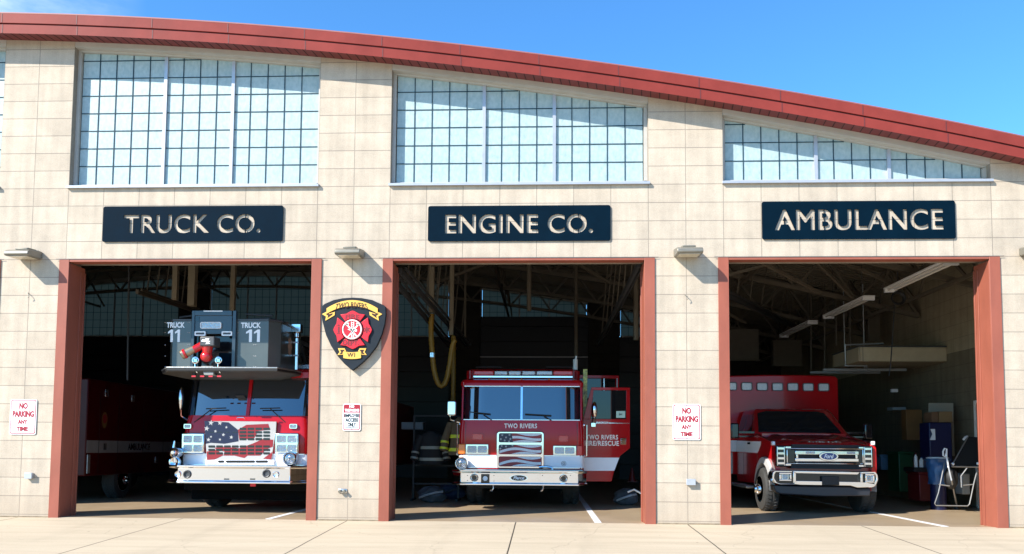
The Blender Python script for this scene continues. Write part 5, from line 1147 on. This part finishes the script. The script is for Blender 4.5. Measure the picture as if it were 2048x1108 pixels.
amb.scale = (1.06, 1.06, 1.06); amb.location = (5.77, 2.30, G0)

# ------------------------------------------------------------------ second ambulance standing in the dark of the far left bay
rx = -9.1
res = thing('ambulance', (rx-1.2, 3.3, G0), 'red ambulance box with white stripe, coloured dark for the gloom at the far left', 'ambulance')
mb = MB(); mb.box(rx-2.4, rx, 3.3, 7.6, .50, 2.55); mod = mb.build('box_body', M['red_shade'], res, bevel=.03, seg=3)
mb = MB(); mb.box(rx+.0005, rx+.004, 3.32, 7.55, .985, 1.25); mb.build('white_stripe', M['stripe_shade'], mod)
mb = MB(); put_text(mb, 'AMBULANCE', 4.95, 5.95, 1.04, 1.20, rx+.0055, .002, bold=.03, axis='x'); mb.build('lettering', M['gloss_black'], mod, smooth=False); mb = MB(); put_text(mb, 'II', 3.95, 4.05, 1.05, 1.19, rx+.0055, .002, bold=.03, axis='x'); mb.build('lettering', M['gloss_black'], mod, smooth=False)
mb = MB()
for y in (3.75, 4.5, 5.6, 6.6): mb.box(rx+.0045, rx+.008, y, y+.012, .55, 2.3)
mb.build('door_seam', M['black'], mod, split=True)
mb = MB(); mb.prismx([(3.95+.11*math.cos(a), 1.72+.15*math.sin(a)*(1 if math.sin(a) > 0 else 1.4)) for a in [2*math.pi*i/20 for i in range(20)]], rx+.0005, rx+.003); mb.build('side_emblem', mat('dim_gold', (.12, .07, .02), .5), mod)
mb = MB(); mb.prismx([(3.95+.08*math.cos(a), 1.72+.10*math.sin(a)) for a in [2*math.pi*i/20 for i in range(20)]], rx+.0031, rx+.005); mb.build('emblem_field', M['cross_dark'], mod)
for y, z in ((3.9, 2.2), (5.0, 2.15), (6.2, .72)):
    mb = MB(); mb.box(rx, rx+.03, y, y+.14, z, z+.16); mb.build('side_lamp', M['lens'], mod, bevel=.01)
mb = MB(); mb.box(rx, rx+.02, 3.34, 3.44, .56, .95); mb.build('diamond_plate_corner', M['plate'], mod)
mb = MB(); mb.box(rx-2.2, rx-.2, 7.6, 9.6, .5, 1.9); mb.build('cab', M['red_shade'], res, bevel=.1, seg=3)
for y in (4.9, 9.0): wheel(res, rx-.2, y, .40, .3, 1); wheel(res, rx-2.2, y, .40, .3, -1)

# ------------------------------------------------------------------ things hanging from the roof
def FL(u, v):                                    # spot on the bay floor seen at photo pixel (u, v)
    d = _f*FPX+_r2*(u-1024)+_u2*(PPY-v); t_ = (G0-CAM.z)/d.z; q = CAM+d*t_; return q.x, q.y
def pt(u, v, Y): a = P(u, v, Y); return (a[0], Y, a[1])
def hose_mb(path, r, step=.045):
    mb = MB(); pts = [Vector(p) for p in path]; out_ = []
    for i in range(len(pts)-1):
        p0 = pts[max(0, i-1)]; p1, p2 = pts[i], pts[i+1]; p3 = pts[min(len(pts)-1, i+2)]; n = max(2, int((p2-p1).length/step))
        for k in range(n):
            t_ = k/n; out_.append(.5*((2*p1)+(-p0+p2)*t_+(2*p0-5*p1+4*p2-p3)*t_*t_+(-p0+3*p1-3*p2+p3)*t_**3))
    out_.append(pts[-1]); rr = [r*(1.0 if i % 2 else .86) for i in range(len(out_))]; mb.tube(out_, rr, 10); return mb
Yh = 4.6
ex = thing('exhaust_hose', pt(863, 700, Yh), 'yellow corrugated exhaust hose looping down in a U from its cream drop pipe', 'exhaust hose', 'yellow exhaust hoses')
mb = hose_mb([pt(863, 628, Yh), pt(862, 660, Yh), pt(864, 700, Yh), pt(868, 738, Yh), pt(875, 764, Yh), pt(883, 772, Yh), pt(892, 762, Yh), pt(899, 730, Yh), pt(905, 692, Yh), pt(910, 680, Yh)], .062); mb.build('hose', M['yellow_hose'], ex)
mb = MB(); a = pt(863, 625, Yh); mb.box(a[0]-.055, a[0]+.055, Yh-.05, Yh+.05, a[2], 6.4); mb.build('drop_pipe', M['pipe_cream'], ex)
mb = MB(); a = pt(864.5, 706, Yh); mb.cyl(a, (a[0]+.002, a[1], a[2]-.10), .085, 14); mb.build('hose_clamp', M['chrome_soft'], ex)
ex2 = thing('exhaust_hose', pt(907, 700, 5.6), 'yellow corrugated exhaust hose hanging straight down behind the looped one', 'exhaust hose', 'yellow exhaust hoses')
mb = hose_mb([pt(907, 672, 5.6), pt(907, 720, 5.6), pt(907, 760, 5.6), pt(906, 830, 5.6)], .06); mb.build('hose', M['yellow_hose'], ex2)
mb = MB(); a = pt(903, 670, 5.6); mb.box(a[0]-.045, a[0]+.045, 5.56, 5.64, a[2], 6.4); mb.build('drop_pipe', M['pipe_cream'], ex2)
for u, v, Y, w, lab in ((350, 600, 4.2, .055, 'cream drop pipe left of the truck bucket, the shorter of two'), (384, 612, 3.8, .075, 'thicker cream drop pipe hanging just left of the truck bucket'), (465, 624, 4.8, .05, 'thin cream drop pipe behind the top of the truck bucket')):
    a = pt(u, v, Y); mb = MB(); mb.box(a[0]-w, a[0]+w, Y-w, Y+w, a[2], 7.0); r_ = mb.build('drop_pipe', M['pipe_cream'], None); tag(r_, lab, 'pipe', 'drop pipes over the truck')
    r_.name = 'drop_pipe'
# overhead door tracks running back from the jambs, with their hangers
def track(p0, p1, lab, holes=False):
    r_ = thing('door_track', p0, lab, 'door track', 'overhead door tracks'); mb = MB(); mb.bar(p0, p1, .06, .10); d = Vector(p1)-Vector(p0)
    mb.bar(tuple(Vector(p0)+Vector((.10, 0, .04))), tuple(Vector(p1)+Vector((.10, 0, .04))), .03, .05); mb.build('rail', M['truss'] if holes else M['grey_dark'], r_)
    mb = MB(); n = 7
    for i in range(1, n): q = Vector(p0)+d*(i/n); mb.bar(tuple(q), (q.x+.25, q.y+.1, zb(q.x)), .025, .025)
    mb.build('hanger', M['truss'], r_, split=True)
    if holes:
        mb = MB(); n = 22
        for i in range(n): q = Vector(p0)+d*((i+.5)/n); mb.box(q.x-.045, q.x+.02, q.y-.03, q.y+.03, q.z-.03, q.z+.045)
        mb.build('slot', M['black'], r_, split=True)
    return r_
track(pt(800, 541, 1.0), pt(935, 692, 9.0), 'dark door track slanting back into the engine bay at its left')
track(pt(788, 560, 1.2), pt(905, 700, 9.0), 'lower dark door track beside the yellow hose')
track(pt(274, 583, 4.0), pt(392, 622, 7.5), 'slotted cream angle track beyond the truck bucket', True)
track(pt(1278, 528, 1.2), pt(1195, 690, 9.0), 'dark door track slanting back at the right of the engine bay')
track(pt(1445, 585, 4.0), pt(1590, 655, 12.0), 'dark door track crossing above the ambulance box')
for u, v, v2, Y, w in ((1058, 530, 622, 5.2, .05), (1152, 603, 712, 8.0, .05), (930, 533, 675, 7.2, .03), (1272, 560, 680, 5.0, .06), (255, 545, 760, 3.6, .02)):
    a, b = pt(u, v, Y), pt(u, v2, Y); mb = MB(); mb.cyl((a[0], Y, a[2]+1.2), b, w, 8)
    tag(mb.build('hanging_conduit', M['truss'] if w > .02 else M['grey_dark']), {1058: 'cream hanging post above the middle of the engine roof', 1152: 'cream conduit hanging behind the right end of the engine light bar', 930: 'thin cream conduit right of the yellow hoses', 1272: 'dark conduit beside the right jamb of the engine bay', 255: 'thin dark conduit in the gloom left of the truck'}[u], 'conduit', 'hanging conduits')
# fluorescent strip lights
def strip_light(p0, p1, lab):
    r_ = thing('strip_light', p0, lab, 'ceiling light', 'fluorescent strip lights in the ambulance bay'); p0, p1 = Vector(p0), Vector(p1); d = p1-p0
    mb = MB(); mb.bar(tuple(p0), tuple(p1), .26, .035); mb.build('housing', M['white'], r_, bevel=.006)
    mb = MB()
    for e in (-.07, .07): mb.cyl(tuple(p0+Vector((e, .06, -.045))), tuple(p1+Vector((e, -.06, -.045))), .02, 10)
    mb.build('tube', M['cream'], r_, split=True)
    mb = MB()
    for f_ in (.02, .98): q = p0+d*f_; mb.box(q.x-.13, q.x+.13, q.y-.03, q.y+.03, q.z-.09, q.z-.02)
    mb.build('end_cap', M['white'], r_, split=True)
    mb = MB()
    for f_ in (.15, .85): q = p0+d*f_; mb.cyl(tuple(q), (q.x, q.y, zb(q.x)), .008, 6)
    mb.build('hanger_rod', M['grey_dark'], r_, split=True)
strip_light((7.75, 1.5, 4.58), (7.75, 4.1, 4.58), 'nearest fluorescent strip light at the top right of the ambulance bay')
strip_light((7.65, 4.9, 4.58), (7.65, 7.5, 4.58), 'middle fluorescent strip light over the ambulance bay')
strip_light((7.55, 8.3, 4.58), (7.55, 10.9, 4.58), 'farthest fluorescent strip light over the ambulance')
# wall heater box, its ledge and pipes, cord reel
Yd_ = 5.5
r_ = thing('heater_box', pt(1790, 710, Yd_), 'beige hanging heater box on the right wall of the ambulance bay', 'heater')
mb = MB(); a = pt(1717, 694, Yd_); b = pt(1877, 723, Yd_); mb.box(a[0], 9.6, Yd_, Yd_+1.6, b[2], a[2]); mb.build('casing', mat('beige_heater_metal', (.40, .33, .22), .5, var=.08), r_, bevel=.012)
mb = MB(); mb.box(a[0]-.02, 9.6, Yd_-.02, Yd_+1.62, a[2]+.002, a[2]+.03); mb.build('top_edge', M['grey_dark'], r_)
mb = MB(); mb.box(a[0]+.09, a[0]+.10, Yd_-.006, Yd_-.001, b[2], a[2]); mb.box(a[0]+.02, a[0]+.03, Yd_-.006, Yd_-.001, b[2], a[2]); mb.build('casing_seam', M['grey_dark'], r_, split=True)
mb = MB(); c_ = pt(1690, 690, 6.2); mb.tube([c_, (c_[0], 6.2, c_[2]-.5), (c_[0]+.5, 6.2, c_[2]-.5), (c_[0]+.5, 6.2, c_[2]-.62)], .02, 6); mb.tube([c_, (c_[0]+.9, 6.2, c_[2]+.04)], .02, 6); mb.build('pipe', M['alu'], r_, split=True)
for u0, u1, v, Y, lab in ((1646, 1812, 739.5, 6.6, 'long grey radiant tube under the heater box, the nearer one'), (1620, 1760, 745, 7.4, 'long dim radiant tube over the ambulance hood, the farther one')):
    mb = MB(); mb.cyl(pt(u0, v, Y), pt(u1, v, Y), .035, 10); mb.cyl(pt((u0+u1)/2, v, Y), (pt((u0+u1)/2, v, Y)[0], Y, 5.2), .012, 6); tag(mb.build('radiant_tube', M['alu']), lab, 'heater tube', 'radiant heater tubes')
c_ = pt(1797, 596, 4.0); r_ = thing('cord_reel', c_, 'black cord coil hanging with a long cable above the heater box', 'cord reel')
mb = MB(); 
for k in range(3): mb.ring((c_[0], 4.0+k*.02, c_[2]), (0, -1, .1*k), .14-.012*k, .016, 26, 6)
mb.build('coil', M['black'], r_)
mb = MB(); mb.tube([(c_[0], 4.0, c_[2]+.9), (c_[0]-.01, 4.0, c_[2]+.14)], .008, 6); mb.tube([pt(1789, 610, 4.0), pt(1786, 660, 4.0), pt(1782, 720, 4.0), pt(1778, 752, 4.0)], .012, 6); mb.build('cable', M['black'], r_)
for u, v0, v1, Y in ((1622, 640, 740, 9), (1649, 628, 735, 8.5), (1672, 625, 690, 8.2), (1700, 622, 700, 7.8)):
    mb = MB(); mb.cyl(pt(u, v0-60, Y), pt(u, v1, Y), .02, 6); tag(mb.build('hanger_rod', M['truss']), {1622: 'leftmost thin hanger rod over the ambulance box end', 1649: 'second thin hanger rod from the left beside the heater', 1672: 'third thin hanger rod left of the heater box', 1700: 'thin hanger rod right beside the heater box'}[u], 'hanger rod', 'thin hanger rods')
# dim wall cabinets at the back of the ambulance bay
for u0, u1, v0, v1, Y, lab in ((1448, 1518, 658, 719, 11.0, 'large dim tan panel high at the back of the ambulance bay'), (1546, 1605, 680, 730, 12.0, 'small dim tan panel high behind the ambulance box'), (1736, 1760, 620, 680, 8.0, 'tall narrow tan panel high on the back wall by the heater')):
    mb = MB(); a, b = pt(u0, v0, Y), pt(u1, v1, Y); mb.box(a[0], b[0], Y, Y+.25, b[2], a[2]); mb.box(a[0]-.04, b[0]+.04, Y-.02, Y-.001, b[2]-.04, b[2]-.0); tag(mb.build('wall_panel', M['truss'], bevel=.01), lab, 'wall panel', 'high tan panels')

# ------------------------------------------------------------------ clutter on the floor and along the right wall
def crate(name, u0, u1, v0, v1, Y, depth, m_, lab, cat, group=None, lid=None, bev=.02):
    a, b = pt(u0, v0, Y), pt(u1, v1, Y); r_ = thing(name, ((a[0]+b[0])/2, Y, b[2]), lab, cat, group)
    mb = MB(); mb.box(a[0], b[0], Y, Y+depth, b[2], a[2]-(.05 if lid else 0)); mb.build('body', m_, r_, bevel=bev)
    if lid: mb = MB(); mb.box(a[0]-.02, b[0]+.02, Y-.02, Y+depth+.02, a[2]-.049, a[2]); mb.build('lid', lid, r_, bevel=.01)
    return r_
M['cardboard'] = mat('brown_cardboard', (.13, .065, .03), .8, var=.15); M['bin_red'] = mat('red_bin_plastic', (.14, .007, .007), .45); M['bin_green'] = mat('green_bin_plastic', (.006, .06, .018), .45)
M['blue_loc'] = mat('dark_blue_locker', (.006, .009, .05), .4); M['tarp'] = mat('blue_plastic_sheet', (.025, .10, .25), .4, var=.25, vscale=6, bump=.5, bscale=8); M['wood'] = mat('orange_brown_board', (.17, .075, .02), .6, var=.15)
M['grey_box'] = mat('grey_steel_box', (.20, .23, .25), .5); M['palebl'] = mat('pale_blue_plastic', (.09, .17, .25), .5)
crate('locker', 1858, 1906, 845, 938, 4.4, .45, M['blue_loc'], 'dark blue locker standing against the right wall of the ambulance bay', 'locker')
L_ = pt(1866, 869, 6.19); mb = MB(); mb.px([(1861, 858), (1870, 858), (1871, 880), (1860, 880), (1865, 868)], 4.385, .012); tag(mb.build('notice_sheet', M['white'], smooth=False), 'white paper notice on the dark blue locker', 'notice')
crate('cardboard_box', 1863, 1877, 824, 844.5, 4.45, .35, M['cardboard'], 'smaller reddish brown box on top of the blue locker', 'box', 'boxes on the blue locker', bev=.005)
crate('cardboard_box', 1878, 1905, 823, 844.5, 4.45, .35, mat('tan_cardboard', (.20, .12, .05), .8, var=.1), 'wider tan box on top of the blue locker', 'box', 'boxes on the blue locker', bev=.005)
mb = MB(); mb.pbox(1859, 1908, 806, 912, 4.95, .03); tag(mb.build('wall_board', mat('pale_board', (.30, .27, .21), .7)), 'pale board on the wall behind the blue locker', 'board')
crate('wooden_board', 1812, 1846, 819, 880, 5.9, .25, M['wood'], 'orange brown cabinet hanging behind the green bin', 'cabinet', bev=.01)
crate('shelf', 1785, 1812, 814, 820, 6.4, .3, M['grey_box'], 'narrow grey shelf left of the orange brown cabinet', 'shelf', bev=.004)
mb = MB(); a = pt(1790, 781, 7.0); mb.box(a[0]-.08, a[0]+.08, 7.0, 7.08, a[2]-.04, a[2]+.04); tag(mb.build('exit_light', M['white'], bevel=.01), 'small white box lamp high in the dark right of the ambulance', 'lamp')
crate('wheeled_bin', 1797, 1828, 903, 984, 6.0, .6, M['bin_green'], 'green wheeled bin behind the ambulance nose', 'bin', lid=M['bin_green'])
crate('storage_bin', 1838, 1868, 944, 1003, 4.6, .55, M['bin_red'], 'red plastic bin right of the green bin', 'bin', lid=M['bin_red'])
crate('storage_bin', 1762, 1784, 909, 940, 7.0, .5, M['palebl'], 'pale blue bin just right of the ambulance headlamp', 'bin', lid=M['palebl'])
crate('workbench', 1828, 1870, 935, 944.0, 4.62, .5, M['black'], 'dark shelf top over the red bin', 'shelf', bev=.005)
def jug(u, v0, v1, w, Y, lab):
    a = pt(u, v1, Y); k = (Y-CAM.y)/FPX; h = (v1-v0)*k; r0 = w*k/2; r_ = thing('jug', a, lab, 'jug', 'jugs on the dark shelf'); mb = MB(); mb.lathe(a, (0, 0, 1), [(r0*.9, 0), (r0, h*.05), (r0, h*.7), (r0*.4, h*.85), (r0*.35, h*.9)], 18); mb.build('bottle', M['cream'], r_)
    mb = MB(); mb.lathe((a[0], a[1], a[2]+h*.905), (0, 0, 1), [(r0*.42, 0), (r0*.42, h*.1), (0, h*.1)], 14); mb.build('cap', M['bin_red'] if w < 8 else M['palebl'], r_)
jug(1832, 907, 934.5, 7, 4.7, 'thin cream jug at the left end of the dark shelf'); jug(1843, 915, 934.5, 9, 4.75, 'short cream jug in the middle of the dark shelf'); jug(1858, 911, 934.5, 12, 4.7, 'wide cream jug at the right end of the dark shelf')
# crumpled blue sheet over a drum
a = pt(1886, 970, 3.6); r_ = thing('covered_drum', (a[0], 3.8, a[2]), 'blue plastic sheet draped over a drum beside the folding chair', 'drum')
rr = random.Random(5); rings = []
for i in range(9):
    z = pt(1886, 969-6.4*i, 3.6)[2]; R0 = .17+.04*(i/8)+(.03 if i == 8 else 0)
    rings.append([(a[0]+R0*math.cos(2*math.pi*j/22)*(1+.10*rr.uniform(-1, 1)), 3.8+R0*math.sin(2*math.pi*j/22)*(1+.10*rr.uniform(-1, 1)), z+.01*rr.uniform(-1, 1)) for j in range(22)])
mb = MB(); mb.loft(rings); mb.build('sheet', M['tarp'], r_); mb = MB(); mb.ring((a[0], 3.8, rings[-1][0][2]+.01), (0, 0, 1), .20, .016, 26, 6); mb.build('rim', M['white'], r_)
mb = MB(); mb.cyl((a[0], 3.8, G0), (a[0], 3.8, rings[0][0][2]), .15, 18); mb.build('drum', M['blue_loc'], r_)
crate('tool_case', 1924, 1941, 947, 989, 3.7, .3, M['grey_box'], 'pale grey case behind the folding chair', 'case'); 
# folding lounge chair with black fabric
Yc = 2.95; fx, fy = FL(1905, 1012)
ch = thing('folding_chair', (fx, Yc, G0), 'folding camp chair with black fabric back and white tube legs', 'folding chair')
def q3(u, v, dy=0): return pt(u, v, Yc+dy)
mb = MB(); a_, b_, c_, d_ = q3(1904, 930, 0), q3(1936, 873, .35), q3(1975, 876, .40), q3(1962, 930, .05)
mb._pr([a_, b_, c_, d_], [(p[0], p[1]+.03, p[2]) for p in (a_, b_, c_, d_)]); e_ = q3(1960, 928, .45); f2 = q3(1908, 928, .45)
mb._pr([q3(1904, 931), q3(1960, 931), e_, f2], [(p[0], p[1], p[2]-.03) for p in (q3(1904, 931), q3(1960, 931), e_, f2)]); mb.build('fabric_seat', mat('black_chair_fabric', (.010, .010, .011), .8), ch)
mb = MB(); mb.tube([q3(1889, 926, .1), q3(1884, 950), q3(1877, 985), q3(1869.5, 1007), q3(1872, 1011), q3(1935, 1012), q3(1939, 1008), q3(1948, 965, .05), q3(1957, 930, .1)], .011, 8)
mb.tube([q3(1903, 933), q3(1958, 934)], .016, 8); mb.tube([q3(1878, 969), q3(1899, 972)], .012, 8); mb.tube([q3(1925, 971, .02), q3(1946, 969, .05)], .012, 8)
mb.tube([q3(1934, 936), q3(1922, 952), q3(1923, 975)], .012, 8); mb.tube([q3(1960, 920, .2), q3(1966, 945, .2), q3(1969, 985, .35)], .014, 8); mb.tube([q3(1936, 873, .34), q3(1904, 930, -.01)], .012, 8); mb.build('tube_frame', mat('grey_chair_tube', (.30, .30, .30), .4, metal=.5), ch)
mb = MB(); mb.tube([q3(1927, 879, .3), q3(1931, 874, .33), q3(1935, 873, .35)], .022, 8); mb.ball(q3(1906, 928), .03); mb.ball(q3(1956, 927), .03); mb.build('joint_cap', M['white'], ch, split=True)
cn = thing('walking_stick', FL(1914, 1019)+(G0,), 'white hooked walking stick propped in front of the folding chair', 'walking stick')
mb = MB(); mb.tube([q3(1893, 906, -.1), q3(1890, 914, -.1), q3(1886.5, 911, -.1), q3(1886, 903, -.1), q3(1889, 897, -.1), q3(1893.5, 898, -.1), q3(1893, 912, -.1), q3(1897, 935, -.12)], .016, 8); mb.build('crook', M['white'], cn)
ft = FL(1914, 1019); mb = MB(); mb.tube([q3(1892, 912, -.1), q3(1903, 960, -.15), (ft[0]-.005, ft[1], G0+.09)], .015, 8); mb.build('shaft', M['alu'], cn)
mb = MB(); mb.cyl((ft[0]-.01, ft[1], G0+.10), (ft[0], ft[1], G0), .020, 10, .045); mb.build('foot', M['black'], cn)
mb = MB(); p = q3(1902, 956, .12); mb.ball(p, .13, .12, .22, 16, 10); tag(mb.build('dark_bag', M['black']), 'black bag hanging under the folding chair seat', 'bag')
# red door on the right wall
r_ = thing('side_door', (9.59, 3.0, G0), 'dark red door in the right wall with a paper notice', 'door')
mb = MB(); mb.box(9.55, 9.599, 3.10, 4.25, G0, 2.15); mb.build('leaf', mat('dark_red_door', (.055, .010, .010), .5), r_, bevel=.006)
mb = MB(); mb.box(9.535, 9.599, 4.26, 4.32, G0, 2.22); mb.box(9.535, 9.599, 3.03, 3.09, G0, 2.22); mb.box(9.535, 9.599, 3.091, 4.259, 2.16, 2.22); mb.build('frame', M['cream'], r_)
mb = MB(); mb.box(9.54, 9.549, 3.52, 3.74, 1.35, 1.75); nt_ = mb.build('notice', M['sign_white'], r_)
mb = MB(); 
for k in range(5): mb.box(9.536, 9.5395, 3.55, 3.71, 1.40+k*.07, 1.425+k*.07)
mb.build('notice_text', M['grey_dark'], nt_)

# ------------------------------------------------------------------ firefighting gear in the engine bay
def coat(name, x, y, z, h, m_, band, lab, tilt=0):
    r_ = thing(name, (x, y, z), lab, 'turnout coat', 'turnout coats'); rr = random.Random(int(x*100)); rings = []
    for t_, hw, hd in ((0, .27, .13), (.12, .26, .13), (.35, .23, .125), (.6, .23, .13), (.8, .25, .13), (.9, .20, .11), (.97, .10, .09), (1.0, .08, .08)):
        rings.append([(x+hw*math.cos(2*math.pi*j/20)*(1+.05*rr.uniform(-1, 1))+tilt*t_, y+hd*math.sin(2*math.pi*j/20)*(1+.12*rr.uniform(-1, 1)), z+h*t_) for j in range(20)])
    mb = MB(); mb.loft(rings); mb.build('body', m_, r_, angle=60)
    for s in (-1, 1):
        mb = MB(); p0 = (x+s*.22+tilt*.8, y, z+h*.84); p1 = (x+s*.33, y-.05, z+h*.45); p2 = (x+s*.36, y-.10, z+h*.12); mb.tube([p0, p1, p2], [.085, .08, .075], 12); sl = mb.build('sleeve', m_, r_, angle=60)
        mb = MB(); 
        for f_ in (.25, .75): a = Vector(p1).lerp(Vector(p2), f_); b = Vector(p1).lerp(Vector(p2), f_+.16); mb.cyl(tuple(a), tuple(b), .089, 14)
        mb.build('cuff_band', band, sl)
    for t_ in (.10, .45):
        mb = MB(); i0 = .275 if t_ < .2 else .245
        mb.loft([[(x+i0*math.cos(2*math.pi*j/20)+tilt*t_, y+.15*math.sin(2*math.pi*j/20), z+h*(t_+dz)) for j in range(20)] for dz in (0, .09)]); mb.build('reflective_band', band, r_)
M['coat_tan'] = mat('tan_turnout_cloth', (.11, .08, .042), .85, var=.2, vscale=8, bump=.3, bscale=20); M['coat_black'] = mat('black_turnout_cloth', (.010, .010, .011), .85, var=.2, bump=.3, bscale=20)
M['band_yellow'] = mat('lime_reflective_band', (.60, .68, .03), .5); M['band_grey'] = mat('silver_reflective_band', (.26, .26, .21), .4, var=.2)
a = pt(922, 915, 3.9); coat('turnout_coat', a[0], 3.9, a[2]+.05, .80, M['coat_tan'], M['band_yellow'], 'tan turnout coat with lime bands hanging behind the engine left mirror')
a = pt(862, 928, 4.4); coat('turnout_coat', a[0], 4.4, a[2], .72, M['coat_black'], M['band_grey'], 'black turnout coat with silver bands on the rack left of the engine')
# rack
r_ = thing('gear_rack', (-2.0, 4.6, G0), 'black wheeled gear rack left of the engine', 'gear rack'); mb = MB()
for x in (-2.45, -1.45):
    mb.bar((x, 4.65, G0+.05), (x, 4.65, 1.85), .04, .04); mb.bar((x, 4.35, G0+.05), (x, 4.95, G0+.05), .04, .04)
for z in (.35, .75, 1.85): mb.bar((-2.45, 4.65, z), (-1.45, 4.65, z), .035, .035)
mb.build('rack_frame', M['black'], r_)
def lump(name, x, y, z, sx, sy, sz, m_, lab, cat, group, seed, band=None):
    rr = random.Random(seed); r_ = thing(name, (x, y, z), lab, cat, group); rings = []; n, k = 26, 12
    ph = [rr.uniform(0, 6.28) for _ in range(8)]
    for i in range(k+1):
        th = math.pi*i/k; row = []
        for j in range(n):
            a = 2*math.pi*j/n; w = 1+.13*math.sin(3*a+ph[0]+th*2)+.09*math.sin(5*a+ph[1]-th*3)+.07*math.sin(7*th+ph[2]+a)+.05*rr.uniform(-1, 1)
            row.append((x+sx*max(.03, math.sin(th))*math.cos(a)*w, y+sy*max(.03, math.sin(th))*math.sin(a)*w, z+max(.0, sz*(.55-.62*math.cos(th)*(1+.08*math.sin(4*a+ph[3]))))))
        rings.append(row)
    mb = MB(); mb.loft(rings); mb.build('bag_body', m_, r_, angle=50)
    mb = MB(); mb.tube([(x-sx*.9, y-sy*.7, z+sz*.35), (x-sx*.4, y-sy*1.15, z+sz*.55), (x+sx*.3, y-sy*1.15, z+sz*.75), (x+sx*.8, y-sy*.7, z+sz*.8)], .022, 8); mb.build('strap', band or M['cream'], r_)
    return r_
M['bag_grey'] = mat('charcoal_bag_cloth', (.055, .06, .07), .8, var=.5, vscale=5, bump=.6, bscale=9); M['bag_navy'] = mat('navy_bag_cloth', (.025, .04, .085), .75, var=.5, vscale=6, bump=.6, bscale=9)
x, y = FL(862, 1006); lump('gear_bag', x, y+.25, G0, .30, .22, .30, M['bag_grey'], 'charcoal gear bag with a pale strap on the floor left of the engine', 'gear bag', 'gear bags on the bay floor', 1, M['alu'])
x, y = FL(900, 1000); lump('gear_bag', x, y+.25, G0, .30, .22, .32, M['bag_navy'], 'navy gear bag beside the engine left front wheel', 'gear bag', 'gear bags on the bay floor', 2, M['bag_grey'])
x, y = FL(1255, 1012); lump('gear_bag', x, y+.25, G0, .24, .22, .30, M['bag_grey'], 'grey gear bag heap by the right jamb of the engine bay', 'gear bag', 'gear bags on the bay floor', 4, M['alu'])
x, y = FL(1262, 962); a = pt(1264, 962, 7.0); r_ = thing('traffic_cone', (a[0], 7.0, a[2]), 'small dark red traffic cone behind the open engine door', 'traffic cone'); mb = MB(); mb.cyl(a, (a[0], 7.0, a[2]+.32), .09, 16, .02); mb.build('cone_body', M['bin_red'], r_); mb = MB(); mb.box(a[0]-.12, a[0]+.12, 6.88, 7.12, a[2]-.02, a[2]-.001); mb.build('cone_base', M['bin_red'], r_)
mb = MB(); mb.tube([pt(1256, 984, 3.4), pt(1268, 979, 3.5), pt(1282, 987, 3.5)], .02, 8); tag(mb.build('white_hose', M['cream']), 'short pale hose curving over the grey gear bag by the right jamb', 'hose')
a, b = pt(803, 844, 6.0), pt(846, 859, 6.0); mb = MB(); mb.box(a[0], b[0], 6.0, 6.4, b[2], a[2]); tag(mb.build('grey_locker_top', M['grey_box'], bevel=.01), 'grey box in the dark left of the black turnout coat', 'box')
